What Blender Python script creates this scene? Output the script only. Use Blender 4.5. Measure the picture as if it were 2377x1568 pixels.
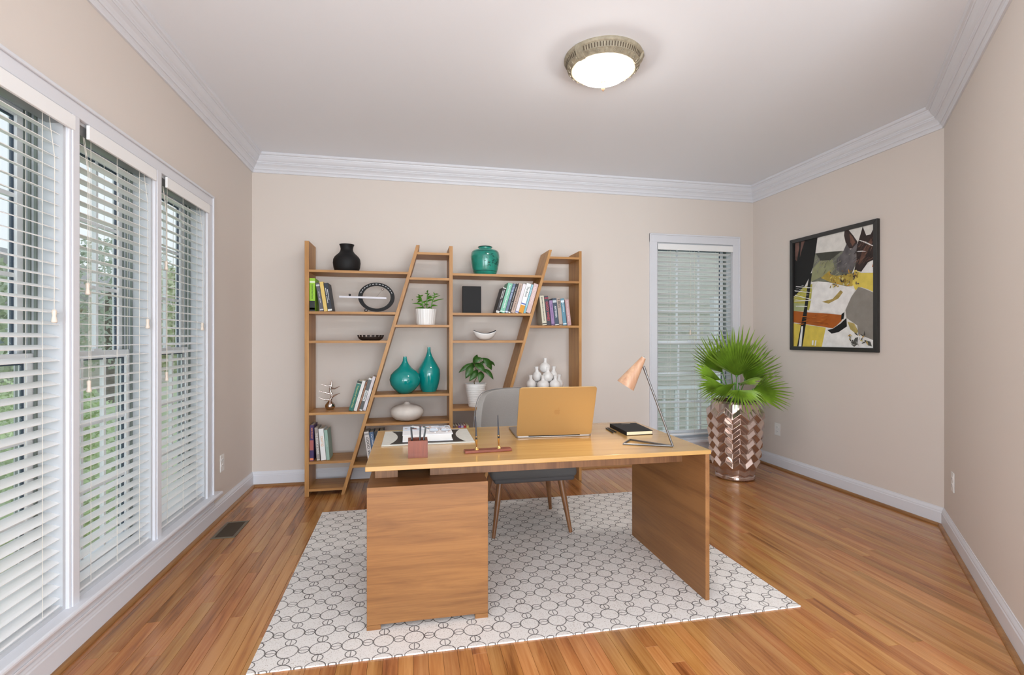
import bpy, bmesh, math, random
from mathutils import Vector, Matrix, Euler
random.seed(7)
for o in list(bpy.data.objects): bpy.data.objects.remove(o)
SC = bpy.context.scene
COL = SC.collection
PI = math.pi
R = math.radians

# ------------------------------------------------------------------ camera
cd = bpy.data.cameras.new('camera'); cam = bpy.data.objects.new('camera', cd); COL.objects.link(cam)
cam.location = (0, 0, 1.25); cam.rotation_euler = (R(90), 0, R(-11.5))
cd.sensor_width = 36; cd.lens = 36*1157/2377; cd.clip_start = .05; cd.clip_end = 300
SC.camera = cam
# ------------------------------------------------------------------ world, exposure
SC.view_settings.view_transform = 'Standard'; SC.view_settings.look = 'None'
SC.view_settings.exposure = 0.2; SC.view_settings.gamma = 1; SC.view_settings.use_curve_mapping = False
W = bpy.data.worlds.new('overcast_sky'); SC.world = W; W.use_nodes = True
wn = W.node_tree.nodes; wl = W.node_tree.links
bg = wn['Background']; bg.inputs[1].default_value = 1.2
tc = wn.new('ShaderNodeTexCoord'); sx = wn.new('ShaderNodeSeparateXYZ'); wr = wn.new('ShaderNodeValToRGB')
wl.new(tc.outputs['Generated'], sx.inputs[0]); wl.new(sx.outputs['Z'], wr.inputs[0]); wl.new(wr.outputs[0], bg.inputs[0])
wr.color_ramp.elements[0].position = 0.0; wr.color_ramp.elements[0].color = (.80, .85, .88, 1)
wr.color_ramp.elements[1].position = .7; wr.color_ramp.elements[1].color = (.72, .82, .92, 1)

def area(name, loc, rot, sx_, sy_, power, color):
    l = bpy.data.lights.new(name, 'AREA'); l.shape = 'RECTANGLE'; l.size = sx_; l.size_y = sy_
    l.energy = power; l.color = color
    o = bpy.data.objects.new(name, l); COL.objects.link(o); o.location = loc; o.rotation_euler = rot
    return o
# added fill lamp, unseen, shining through a made-up opening behind the camera
area('rear_fill', (.5, -2.75, 1.15), (R(110), 0, 0), 2.7, 2.0, 170, (.83, .925, 1))
# added fill lamp outside an invented, unseen window on the left behind the camera
area('left_rear_fill', (-1.62, -.75, 1.2), (0, R(-108), 0), 1.7, 2.0, 110, (.82, .91, 1))

# ------------------------------------------------------------------ materials
def lin(c):
    def f(v):
        v /= 255.
        return v/12.92 if v <= .04045 else ((v+.055)/1.055)**2.4
    return (f(c[0]), f(c[1]), f(c[2]), 1)
MATS = {}
def mat(name, color, rough=.5, metal=0, bump=0, bscale=60, var=0, vscale=5, coat=0, emit=None, es=0, spec=.5, sub=0):
    """principled material with optional noise colour variation and fine bump"""
    if name in MATS: return MATS[name]
    m = bpy.data.materials.new(name); m.use_nodes = True; n = m.node_tree.nodes; l = m.node_tree.links
    b = n['Principled BSDF']; c = lin(color)
    b.inputs['Base Color'].default_value = c; b.inputs['Roughness'].default_value = rough; b.inputs['Metallic'].default_value = metal
    b.inputs['Specular IOR Level'].default_value = spec
    b.inputs['Coat Weight'].default_value = coat; b.inputs['Coat Roughness'].default_value = .08
    t = n.new('ShaderNodeTexCoord')
    if var:
        nz = n.new('ShaderNodeTexNoise'); nz.inputs['Scale'].default_value = vscale; nz.inputs['Detail'].default_value = 5
        l.new(t.outputs['Object'], nz.inputs['Vector'])
        r = n.new('ShaderNodeValToRGB'); l.new(nz.outputs['Fac'], r.inputs[0]); l.new(r.outputs[0], b.inputs['Base Color'])
        r.color_ramp.elements[0].position = .3; r.color_ramp.elements[1].position = .7
        r.color_ramp.elements[0].color = tuple(x*(1-var) for x in c[:3])+(1,)
        r.color_ramp.elements[1].color = tuple(min(1, x*(1+var)) for x in c[:3])+(1,)
    if bump:
        nb = n.new('ShaderNodeTexNoise'); nb.inputs['Scale'].default_value = bscale; nb.inputs['Detail'].default_value = 4
        l.new(t.outputs['Object'], nb.inputs['Vector'])
        bp = n.new('ShaderNodeBump'); bp.inputs['Strength'].default_value = bump; bp.inputs['Distance'].default_value = .002
        l.new(nb.outputs['Fac'], bp.inputs['Height']); l.new(bp.outputs[0], b.inputs['Normal'])
    if emit:
        b.inputs['Emission Color'].default_value = lin(emit); b.inputs['Emission Strength'].default_value = es
    MATS[name] = m
    return m

def wood(name, dark, light, axis='x', scale=1., rough=.4, perobj=0, coat=0, bump=.15, mid=None):
    """grain running along `axis` in object space"""
    if name in MATS: return MATS[name]
    m = bpy.data.materials.new(name); m.use_nodes = True; n = m.node_tree.nodes; l = m.node_tree.links
    b = n['Principled BSDF']; b.inputs['Roughness'].default_value = rough
    b.inputs['Coat Weight'].default_value = coat; b.inputs['Coat Roughness'].default_value = .12
    t = n.new('ShaderNodeTexCoord'); mp = n.new('ShaderNodeMapping')
    src = t.outputs['Object']
    oi = n.new('ShaderNodeObjectInfo')
    if perobj:
        cmb = n.new('ShaderNodeVectorMath'); cmb.operation = 'MULTIPLY_ADD'
        cv = n.new('ShaderNodeCombineXYZ')
        for i in range(3): l.new(oi.outputs['Random'], cv.inputs[i])
        cmb.inputs[1].default_value = (17, 23, 31); l.new(cv.outputs[0], cmb.inputs[0]); l.new(src, cmb.inputs[2]); src = cmb.outputs[0]
    l.new(src, mp.inputs[0])
    s = {'x': (1.1, 14, 14), 'y': (14, 1.1, 14), 'z': (14, 14, 1.1)}[axis]
    mp.inputs['Scale'].default_value = tuple(v*scale for v in s)
    n1 = n.new('ShaderNodeTexNoise'); n1.inputs['Scale'].default_value = 1.0; n1.inputs['Detail'].default_value = 8; n1.inputs['Distortion'].default_value = .9; n1.inputs['Roughness'].default_value = .6
    l.new(mp.outputs[0], n1.inputs['Vector'])
    mp2 = n.new('ShaderNodeMapping'); l.new(src, mp2.inputs[0])
    s2 = {'x': (6, 160, 160), 'y': (160, 6, 160), 'z': (160, 160, 6)}[axis]
    mp2.inputs['Scale'].default_value = tuple(v*scale for v in s2)
    n2 = n.new('ShaderNodeTexNoise'); n2.inputs['Scale'].default_value = 1.0; n2.inputs['Detail'].default_value = 3
    l.new(mp2.outputs[0], n2.inputs['Vector'])
    mx = n.new('ShaderNodeMath'); mx.operation = 'MULTIPLY_ADD'; mx.inputs[1].default_value = .24; l.new(n2.outputs['Fac'], mx.inputs[0]); 
    ms = n.new('ShaderNodeMath'); ms.operation = 'MULTIPLY'; ms.inputs[1].default_value = .76; l.new(n1.outputs['Fac'], ms.inputs[0]); l.new(ms.outputs[0], mx.inputs[2])
    r = n.new('ShaderNodeValToRGB'); l.new(mx.outputs[0], r.inputs[0])
    r.color_ramp.elements[0].position = .34; r.color_ramp.elements[0].color = lin(dark)
    r.color_ramp.elements[1].position = .62; r.color_ramp.elements[1].color = lin(light)
    if mid:
        e = r.color_ramp.elements.new(.46); e.color = lin(mid)
    out = r.outputs[0]
    if perobj:
        hs = n.new('ShaderNodeHueSaturation'); 
        mr = n.new('ShaderNodeMapRange'); mr.inputs['To Min'].default_value = 1-perobj; mr.inputs['To Max'].default_value = 1+perobj*.55
        l.new(oi.outputs['Random'], mr.inputs['Value']); l.new(mr.outputs[0], hs.inputs['Value'])
        f = n.new('ShaderNodeMath'); f.operation = 'FRACT'; f2 = n.new('ShaderNodeMath'); f2.operation = 'MULTIPLY'; f2.inputs[1].default_value = 37.7
        l.new(oi.outputs['Random'], f2.inputs[0]); l.new(f2.outputs[0], f.inputs[0])
        mr2 = n.new('ShaderNodeMapRange'); mr2.inputs['To Min'].default_value = .490; mr2.inputs['To Max'].default_value = .504
        l.new(f.outputs[0], mr2.inputs['Value']); l.new(mr2.outputs[0], hs.inputs['Hue'])
        l.new(out, hs.inputs['Color']); out = hs.outputs[0]
    l.new(out, b.inputs['Base Color'])
    if bump:
        bp = n.new('ShaderNodeBump'); bp.inputs['Strength'].default_value = bump; bp.inputs['Distance'].default_value = .001
        l.new(n2.outputs['Fac'], bp.inputs['Height']); l.new(bp.outputs[0], b.inputs['Normal'])
    MATS[name] = m
    return m

def glass(name, tint=(251, 252, 252), refl=.08):
    if name in MATS: return MATS[name]
    m = bpy.data.materials.new(name); m.use_nodes = True; n = m.node_tree.nodes; l = m.node_tree.links
    n.remove(n['Principled BSDF']); o = n['Material Output']
    t = n.new('ShaderNodeBsdfTransparent'); t.inputs[0].default_value = lin(tint)
    g = n.new('ShaderNodeBsdfGlossy'); g.inputs['Roughness'].default_value = .02
    x = n.new('ShaderNodeMixShader'); x.inputs[0].default_value = refl
    l.new(t.outputs[0], x.inputs[1]); l.new(g.outputs[0], x.inputs[2]); l.new(x.outputs[0], o.inputs[0])
    MATS[name] = m
    return m

M_WALL = mat('wall_paint', (222, 212, 204), .75, bump=.05, bscale=300)
M_CEIL = mat('ceiling_paint', (240, 243, 249), .85, bump=.05, bscale=250)
M_TRIM = mat('white_trim_paint', (224, 225, 231), .4)
M_WFRAME = mat('white_window_paint', (235, 237, 240), .4)
M_JAMB = mat('pale_grey_jamb_paint', (196, 198, 202), .5)
M_VINYL = mat('grey_green_jamb_liner', (120, 128, 122), .5)
M_DGASKET = mat('dark_glazing_gasket', (52, 66, 84), .5)
M_BLIND = mat('white_blind_slat', (244, 244, 244), .4)
M_CORD = mat('off_white_cord', (226, 220, 210), .7)
M_TASSEL = mat('cream_plastic_tassel', (232, 218, 204), .35)
M_STEELG = mat('galvanised_headrail', (158, 160, 160), .4, .4)
M_GLASS = glass('window_glass')
M_FLOOR = wood('oak_floor', (128, 78, 38), (198, 144, 86), 'y', .7, .25, perobj=.17, coat=.3, bump=.1, mid=(172, 114, 60))
M_SHOE = wood('oak_shoe_molding', (130, 88, 52), (168, 122, 76), 'y', 1.0, .35)
M_SHOEX = wood('oak_shoe_molding_cross', (130, 88, 52), (168, 122, 76), 'x', 1.0, .35)
M_SHELFX = wood('shelf_wood', (158, 108, 56), (192, 142, 82), 'x', 1.3, .45)
M_SHELFY = wood('shelf_wood_upright', (158, 108, 56), (192, 142, 82), 'z', 1.3, .45)
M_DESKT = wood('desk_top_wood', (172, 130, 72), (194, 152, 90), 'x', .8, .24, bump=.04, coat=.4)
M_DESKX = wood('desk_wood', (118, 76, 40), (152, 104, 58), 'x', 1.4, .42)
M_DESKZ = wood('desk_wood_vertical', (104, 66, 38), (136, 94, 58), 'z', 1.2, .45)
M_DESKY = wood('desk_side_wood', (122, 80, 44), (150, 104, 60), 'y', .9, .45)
M_CHLEG = wood('walnut_leg', (100, 62, 34), (132, 88, 52), 'z', 1.5, .4)
M_CHERRY = wood('cherry_wood', (98, 40, 20), (130, 60, 32), 'z', 2, .4)
M_CHERRYX = wood('cherry_wood_long', (108, 46, 24), (136, 64, 36), 'x', 2, .35)
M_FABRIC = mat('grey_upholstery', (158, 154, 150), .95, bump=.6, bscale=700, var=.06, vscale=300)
M_BLACK = mat('matte_black', (24, 23, 24), .6, spec=.3)
M_BLACKG = mat('satin_black', (26, 26, 28), .3)
M_WCER = mat('white_ceramic', (236, 234, 232), .3)
M_TEAL = mat('teal_glaze', (0, 138, 134), .12, coat=.5)
M_CHROME = mat('polished_silver', (214, 200, 194), .12, 1)
M_GOLD = mat('brass_gold', (220, 180, 110), .15, 1)
M_STEEL = mat('grey_steel', (120, 118, 118), .35, .8)

# ------------------------------------------------------------------ mesh helpers
def wloc(o):
    v = Vector(o.location); p = o.parent
    while p: v += Vector(p.location); p = p.parent
    return v
class MB:
    def __init__(s): s.v = []; s.f = []; s.mi = []
    def add(s, vs, fs, m=0):
        b = len(s.v); s.v += [tuple(v) for v in vs]
        for f in fs: s.f.append([b+i for i in f]); s.mi.append(m)
        return s
    def box(s, x0, x1, y0, y1, z0, z1, m=0):
        vs = [(x, y, z) for x in (x0, x1) for y in (y0, y1) for z in (z0, z1)]
        return s.add(vs, [(0, 1, 3, 2), (4, 6, 7, 5), (0, 4, 5, 1), (2, 3, 7, 6), (0, 2, 6, 4), (1, 5, 7, 3)], m)
    def tbox(s, M, x0, x1, y0, y1, z0, z1, m=0):
        vs = [M @ Vector((x, y, z)) for x in (x0, x1) for y in (y0, y1) for z in (z0, z1)]
        return s.add(vs, [(0, 1, 3, 2), (4, 6, 7, 5), (0, 4, 5, 1), (2, 3, 7, 6), (0, 2, 6, 4), (1, 5, 7, 3)], m)
    def prism(s, poly, a, b, axis='y', m=0):
        """poly: list of 2D points, extruded from a to b on axis"""
        n = len(poly)
        def P(p, t): return {'x': (t, p[0], p[1]), 'y': (p[0], t, p[1]), 'z': (p[0], p[1], t)}[axis]
        vs = [P(p, a) for p in poly]+[P(p, b) for p in poly]
        return s.add(vs, [list(range(n))[::-1], list(range(n, 2*n))]+[(i, (i+1) % n, n+(i+1) % n, n+i) for i in range(n)], m)
    def tube(s, pts, r, seg=10, caps=True, m=0):
        pts = [Vector(p) for p in pts]; rs = r if isinstance(r, (list, tuple)) else [r]*len(pts)
        prev = None; rings = []
        b = len(s.v)
        for i, p in enumerate(pts):
            d = (pts[min(i+1, len(pts)-1)]-pts[max(i-1, 0)]).normalized()
            if prev is None:
                u = d.orthogonal().normalized()
            else:
                u = (prev-d*prev.dot(d)).normalized()
            prev = u; w = d.cross(u)
            s.v += [tuple(p+(u*math.cos(2*PI*k/seg)+w*math.sin(2*PI*k/seg))*rs[i]) for k in range(seg)]
        for i in range(len(pts)-1):
            for k in range(seg):
                a = b+i*seg+k; c = b+i*seg+(k+1) % seg
                s.f.append([a, c, c+seg, a+seg]); s.mi.append(m)
        if caps:
            s.f.append([b+k for k in range(seg)][::-1]); s.mi.append(m)
            e = b+(len(pts)-1)*seg; s.f.append([e+k for k in range(seg)]); s.mi.append(m)
        return s
    def lathe(s, prof, c=(0, 0, 0), seg=40, m=0, capb=True, capt=False):
        b = len(s.v)
        for r, z in prof:
            s.v += [(c[0]+r*math.cos(2*PI*k/seg), c[1]+r*math.sin(2*PI*k/seg), c[2]+z) for k in range(seg)]
        for i in range(len(prof)-1):
            for k in range(seg):
                a = b+i*seg+k; d = b+i*seg+(k+1) % seg
                s.f.append([a, d, d+seg, a+seg]); s.mi.append(m)
        if capb: s.f.append([b+k for k in range(seg)][::-1]); s.mi.append(m)
        if capt: e = b+(len(prof)-1)*seg; s.f.append([e+k for k in range(seg)]); s.mi.append(m)
        return s
    def ball(s, c, r, sz=None, seg=20, rings=12, m=0):
        sz = sz or (r, r, r)
        prof = []; b = len(s.v)
        for i in range(1, rings):
            a = PI*i/rings
            s.v += [(c[0]+sz[0]*math.sin(a)*math.cos(2*PI*k/seg), c[1]+sz[1]*math.sin(a)*math.sin(2*PI*k/seg), c[2]-sz[2]*math.cos(a)) for k in range(seg)]
        for i in range(rings-2):
            for k in range(seg):
                a = b+i*seg+k; d = b+i*seg+(k+1) % seg
                s.f.append([a, d, d+seg, a+seg]); s.mi.append(m)
        bo = len(s.v); s.v += [(c[0], c[1], c[2]-sz[2]), (c[0], c[1], c[2]+sz[2])]
        for k in range(seg):
            s.f.append([bo, b+(k+1) % seg, b+k]); s.mi.append(m)
            e = b+(rings-2)*seg
            s.f.append([bo+1, e+k, e+(k+1) % seg]); s.mi.append(m)
        return s
    def build(s, name, mats, parent=None, loc=None, smooth=False, bevel=0, bseg=2, subd=0, ang=35):
        if not isinstance(mats, (list, tuple)): mats = [mats]
        L = Vector(loc) if loc is not None else (wloc(parent) if parent else Vector((0, 0, 0)))
        off = Vector(loc) if loc is not None else (wloc(parent) if parent else Vector((0, 0, 0)))
        me = bpy.data.meshes.new(name)
        me.from_pydata([(v[0]-off.x, v[1]-off.y, v[2]-off.z) for v in s.v], [], s.f)
        for m in mats: me.materials.append(m)
        if len(mats) > 1: me.polygons.foreach_set('material_index', s.mi)
        bm = bmesh.new(); bm.from_mesh(me); bmesh.ops.recalc_face_normals(bm, faces=bm.faces); bm.to_mesh(me); bm.free()
        if smooth:
            me.polygons.foreach_set('use_smooth', [True]*len(me.polygons))
            if ang < 180: me.set_sharp_from_angle(angle=R(ang))
        me.update()
        o = bpy.data.objects.new(name, me); COL.objects.link(o)
        if parent: 
            o.parent = parent
            if loc is not None: o.location = Vector(loc)-wloc(parent)
        else: o.location = L
        if bevel:
            bv = o.modifiers.new('bevel', 'BEVEL'); bv.width = bevel; bv.segments = bseg; bv.limit_method = 'ANGLE'; bv.angle_limit = R(40)
        if subd:
            sd = o.modifiers.new('sub', 'SUBSURF'); sd.levels = subd; sd.render_levels = subd
        return o
def tag(o, label=None, cat=None, group=None, kind=None):
    if label: o['label'] = label
    if cat: o['category'] = cat
    if group: o['group'] = group
    if kind: o['kind'] = kind
    return o
def empty(name, loc, label=None, cat=None, group=None, kind=None):
    o = bpy.data.objects.new(name, None); COL.objects.link(o); o.location = loc; o.empty_display_size = .05
    return tag(o, label, cat, group, kind)
def place(o, loc, rot=(0, 0, 0)):
    o.location = loc; o.rotation_euler = rot; return o
def copy_tree(o, parent=None):
    c = o.copy(); COL.objects.link(c); c.parent = parent
    for ch in list(o.children): copy_tree(ch, c)
    return c
_font = None
def text_mesh(body, size, M, m, name, parent, bold=0.0, maxlen=None):
    """flat printed lettering as a thin mesh; M places it (x along the line, y up)"""
    cu = bpy.data.curves.new('t', 'FONT'); cu.body = body; cu.size = size; cu.extrude = .00015; cu.offset = bold
    cu.align_x = 'CENTER'; cu.align_y = 'CENTER'; cu.resolution_u = 2
    o = bpy.data.objects.new('t', cu); COL.objects.link(o)
    dg = bpy.context.evaluated_depsgraph_get()
    me = bpy.data.meshes.new_from_object(o.evaluated_get(dg))
    COL.objects.unlink(o); bpy.data.objects.remove(o)
    if maxlen and len(me.vertices):
        w = max(v.co.x for v in me.vertices)-min(v.co.x for v in me.vertices)
        if w > 0: 
            for v in me.vertices: v.co.x *= maxlen/w
    me.transform(M); me.materials.clear(); me.materials.append(m); me.name = name
    r = bpy.data.objects.new(name, me); COL.objects.link(r); r.parent = parent
    return r

# ================================================================== THE ROOM
XL, XR, YB, YF, ZC = -1.305, 3.457, 4.536, -2.6, 2.785
C45 = (3.457, 2.66); E45 = (2.06, 1.225); T = .16
def wall(name, mb): return tag(mb.build(name, M_WALL), kind='structure')
def wall_holes(axis, fix0, fix1, a0, a1, holes):
    """wall slab with rectangular holes (a0,a1,z0,z1) along its length"""
    mb = MB(); hs = sorted(holes); cur = a0
    def bx(p, q, z0, z1):
        if q-p < 1e-4 or z1-z0 < 1e-4: return
        if axis == 'y': mb.box(fix0, fix1, p, q, z0, z1)
        else: mb.box(p, q, fix0, fix1, z0, z1)
    for h in hs:
        bx(cur, h[0], 0, ZC); bx(h[0], h[1], 0, h[2]); bx(h[0], h[1], h[3], ZC); cur = h[1]
    bx(cur, a1, 0, ZC)
    return mb
LW = [(1.62, 2.225), (2.29, 2.885), (2.955, 3.565)]; ZS, ZH = .20, 2.12
wall('wall_left', wall_holes('y', XL-T, XL, YF, YB+T, [(a, b, ZS, ZH) for a, b in LW]+[(-1.6, .1, .35, 2.2)]))  # last hole: unseen window added so the left fill lamp reaches the room
BW = (2.38, 3.215, .225, 2.19)
wall('wall_back', wall_holes('x', YB, YB+T, XL, XR+T, [BW]))
wall('wall_right', MB().box(XR, XR+T, C45[1]-.02, YB, 0, ZC))
dx, dy = C45[0]-E45[0], C45[1]-E45[1]; LN = math.hypot(dx, dy); ux, uy = dx/LN, dy/LN; nx, ny = uy, -ux   # outward normal
wall('wall_angled', MB().prism([C45, E45, (E45[0]+nx*T, E45[1]+ny*T), (C45[0]+nx*T, C45[1]+ny*T)], 0, ZC, 'z'))
wall('wall_near', MB().box(E45[0], E45[0]+T, YF, E45[1], 0, ZC))
wall('wall_front', wall_holes('x', YF-T, YF, XL-T, E45[0]+T, [(-.9, 1.9, 0, 2.45)]))  # unseen opening added to let the rear fill lamp in
tag(MB().prism([(XL-T, YF-T), (E45[0]+T, YF-T), (E45[0]+T, E45[1]-.1), (XR+T, C45[1]-.1), (XR+T, YB+T), (XL-T, YB+T)], ZC, ZC+.1, 'z').build('ceiling', M_CEIL), kind='structure')

# ---- swept mouldings with mitred corners
PATH = [(XL, YF), (XL, YB), (XR, YB), C45, E45, (E45[0], YF)]
def seg_n(i):
    a = Vector(PATH[i]); b = Vector(PATH[i+1]); d = (b-a).normalized(); return d, Vector((d.y, -d.x))
def sweep_seg(i, prof, mat_, name):
    """profile points (offset from wall, z)"""
    d, n = seg_n(i)
    def mitre(j, o):
        P = Vector(PATH[j])
        if j == 0 or j == len(PATH)-1: return P+seg_n(min(j, len(PATH)-2))[1]*o
        n0 = seg_n(j-1)[1]; n1 = seg_n(j)[1]; m_ = (n0+n1).normalized()
        return P+m_*(o/m_.dot(n1))
    A = [(*mitre(i, o), z) for o, z in prof]; B = [(*mitre(i+1, o), z) for o, z in prof]; k = len(prof)
    mb = MB().add(A+B, [(q, (q+1) % k, k+(q+1) % k, k+q) for q in range(k)]+[list(range(k))[::-1], list(range(k, 2*k))])
    return tag(mb.build(name, mat_, loc=A[0]), kind='structure')
CR = [(0, -.148), (.010, -.148), (.013, -.140), (.013, -.130), (.019, -.122), (.024, -.122), (.026, -.112), (.034, -.098), (.046, -.086), (.050, -.086), (.050, -.078), (.055, -.074), (.055, -.066), (.060, -.062),
      (.066, -.056), (.074, -.044), (.080, -.030), (.084, -.030), (.086, -.022), (.096, -.018), (.100, -.010), (.100, 0), (0, 0)]
for i in range(5): sweep_seg(i, [(o, ZC+z) for o, z in CR], M_TRIM, 'trim_%d' % (i+1))
BB = [(0, 0), (.015, 0), (.015, .088), (.012, .094), (.012, .100), (.009, .108), (.005, .116), (.004, .122), (0, .122)]
for i, nm in enumerate(['left', 'back', 'right', 'angled', 'near']): sweep_seg(i, BB, M_TRIM, 'baseboard_'+nm)
SH = [(.0155, 0), (.034, 0), (.034, .006), (.030, .013), (.024, .017), (.0155, .018)]
for i in range(5): sweep_seg(i, SH, M_SHOEX if i in (1,) else M_SHOE, 'trim_%d' % (i+6))

# ---- floor of oak strips
fl = tag(MB().prism([(XL, YF-T), (E45[0]+T, YF-T), (E45[0]+T, E45[1]-.1), (XR, C45[1]-.1), (XR, YB), (XL, YB)], -.06, -.012, 'z').build('floor', mat('subfloor', (60, 40, 25), .9)), kind='structure')
def inframe(x, y):
    f = x*math.sin(R(11.5))+y*math.cos(R(11.5)); l = x*math.cos(R(11.5))-y*math.sin(R(11.5))
    if f < 1.3: return False
    return abs(1157*l/f) < 1230 and 1250*1.157/f < 830
PW = .0572; rows = int((XR-XL)/PW)+1; planks = []; rr = random.Random(3)
for i in range(rows):
    x0 = XL+i*PW; x1 = min(x0+PW, XR)
    if x1-x0 < .01: continue
    ymin = YF if x0 < E45[0] else E45[1]+(x0-E45[0])*(dy/dx)
    y = YB; first = True
    while y > ymin+.02:
        L = rr.uniform(.55, 1.9)*(rr.uniform(.3, 1) if first else 1); first = False
        ya = max(y-L, ymin); ya = ymin if ya-ymin < .25 else ya
        planks.append((x0, x1, ya, y)); y = ya
def score(p):
    x0, x1, ya, yb = p; s = 0
    for k in range(12):
        yy = ya+(yb-ya)*(k+.5)/12; xx = (x0+x1)/2
        if inframe(xx, yy) and not (-.6 < xx < 1.76 and 2.0 < yy < 3.74):
            s += (yb-ya)/12/(yy*yy+xx*xx)**1.5
    return s
sc = sorted(planks, key=score, reverse=True); one = [p for p in sc[:300] if score(p) > 0]; rest = [p for p in sc if p not in one]
def plank(mb, p):
    x0, x1, ya, yb = p; g = .0004; c = .0007
    x0 += g; x1 -= g; ya += g; yb -= g
    vs = [(x0, ya, -.012), (x1, ya, -.012), (x1, yb, -.012), (x0, yb, -.012), (x0, ya, -c), (x1, ya, -c), (x1, yb, -c), (x0, yb, -c),
          (x0+c, ya+c, 0), (x1-c, ya+c, 0), (x1-c, yb-c, 0), (x0+c, yb-c, 0)]
    mb.add(vs, [(3, 2, 1, 0), (0, 1, 5, 4), (1, 2, 6, 5), (2, 3, 7, 6), (3, 0, 4, 7), (4, 5, 9, 8), (5, 6, 10, 9), (6, 7, 11, 10), (7, 4, 8, 11), (8, 9, 10, 11)])
for p in one:
    mb = MB(); plank(mb, p); mb.build('plank', M_FLOOR, fl)
mb = MB()
for p in rest: plank(mb, p)
tag(mb.build('plank_field', M_FLOOR, fl), kind='stuff')

# ================================================================== WINDOWS
def window(idx, P, w, z0, z1, meet, cols=3, rws=3, cl=.08, cr=.08, head=.07, apron=True, stool=True):
    """P(u, d, z): u along the opening 0..w, d depth outward from the wall face (negative = into the room)"""
    root = empty('window_%d' % idx, P(w/2, 0, z0), kind='structure')
    def bx(mb, u0, u1, d0, d1, a, b, m=0):
        A = P(u0, d0, a); B = P(u1, d1, b)
        mb.box(min(A[0], B[0]), max(A[0], B[0]), min(A[1], B[1]), max(A[1], B[1]), a, b, m)
    # jambs lined with the ribbed grey-green tracks
    mb = MB(); bx(mb, 0, .012, 0, T, z0, z1); bx(mb, w-.012, w, 0, T, z0, z1); bx(mb, .012, w-.012, 0, T, z1-.012, z1); bx(mb, .012, w-.012, 0, T, z0, z0+.02)
    mb.build('jamb', M_JAMB, root)
    mb = MB()
    for k in range(4):
        for u0 in (.012, w-.020): bx(mb, u0, u0+.008, .082+k*.02, .090+k*.02, z0+.02, z1-.012)
    mb.build('jamb_liner', M_VINYL, root)
    mb = MB()
    if cl: bx(mb, -cl, 0, -.014, 0, z0, z1+head); bx(mb, -cl, -cl+.014, -.022, -.014, z0, z1+head)
    if cr: bx(mb, w, w+cr, -.014, 0, z0, z1+head); bx(mb, w+cr-.014, w+cr, -.022, -.014, z0, z1+head)
    if cl and cr: bx(mb, -cl, w+cr, -.015, 0, z1, z1+head); bx(mb, -cl, w+cr, -.024, -.014, z1+head-.014, z1+head)
    if mb.v: mb.build('casing', M_TRIM, root, bevel=.003)
    for nm, d, a, b in (('upper_sash', .125, meet-.02, z1-.012), ('lower_sash', .093, z0+.02, meet+.02)):
        mb = MB(); s = .035
        bx(mb, .014, .014+s, d, d+.03, a, b); bx(mb, w-.014-s, w-.014, d, d+.03, a, b)
        bx(mb, .014+s, w-.014-s, d, d+.03, b-.036, b); bx(mb, .014+s, w-.014-s, d, d+.03, a, a+(.06 if nm == 'lower_sash' else .036))
        sash = mb.build(nm, M_WFRAME, root, bevel=.002)
        ua, ub = .014+s, w-.014-s; za, zb = a+(.06 if nm == 'lower_sash' else .036), b-.036
        mb = MB()
        for u0, u1 in ((ua, ua+.006), (ub-.006, ub)): bx(mb, u0, u1, d+.010, d+.02, za, zb)
        bx(mb, ua+.006, ub-.006, d+.010, d+.02, zb-.006, zb); mb.build('gasket', M_DGASKET, sash)
        mb = MB()
        for c in range(1, cols): u = ua+(ub-ua)*c/cols; bx(mb, u-.008, u+.008, d+.006, d+.024, za, zb)
        for c in range(1, rws): z = za+(zb-za)*c/rws; bx(mb, ua, ub, d+.007, d+.023, z-.008, z+.008)
        mb.build('muntin', M_WFRAME, sash)
        for c in range(cols):
            for r in range(rws):
                mb = MB(); u0 = ua+(ub-ua)*c/cols; u1 = ua+(ub-ua)*(c+1)/cols; a_ = za+(zb-za)*r/rws; b_ = za+(zb-za)*(r+1)/rws
                bx(mb, u0+.0075, u1-.0075, d+.013, d+.016, a_+.0075, b_-.0075); mb.build('pane', M_GLASS, sash)
    mb = MB(); bx(mb, w/2-.03, w/2+.03, .083, .093, meet+.018, meet+.030); mb.build('sash_lock', M_WFRAME, root)
    return root
def PL(y0): return lambda u, d, z: (XL-d, y0+u, z)
def PB(u, d, z): return (BW[0]+u, YB+d, z)
for i, (a, b) in enumerate(LW):
    window(i+1, PL(a), b-a, ZS, ZH, 1.17, 3, 3, 0, 0)
window(4, PB, BW[1]-BW[0], BW[2], BW[3], 1.195, 3, 3, .08, .08, .085)
# mullions, head casing, stool and apron shared by the three side windows
def st(mb, name, m=M_TRIM, bevel=.003): return tag(mb.build(name, m, loc=mb.v[0], bevel=bevel), kind='structure')
for k, (a, b) in enumerate([(1.53, 1.62), (2.225, 2.29), (2.885, 2.955), (3.565, 3.655)]):
    mb = MB().box(XL, XL+.014, a, b, ZS, ZH+.001)
    if k in (1, 2): mb.box(XL+.014, XL+.020, a+.012, b-.012, ZS, ZH+.001)
    else: mb.box(XL+.014, XL+.024, b-.014 if k == 3 else a, b if k == 3 else a+.014, ZS, ZH+.068)
    st(mb, 'trim_%d' % (11+k))
st(MB().box(XL, XL+.016, 1.53, 3.655, ZH, ZH+.068).box(XL+.016, XL+.026, 1.53, 3.655, ZH+.054, ZH+.068), 'trim_15')
st(MB().box(XL-.085, XL+.052, 1.47, 3.735, ZS-.020, ZS+.003), 'trim_16', bevel=.008)
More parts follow.
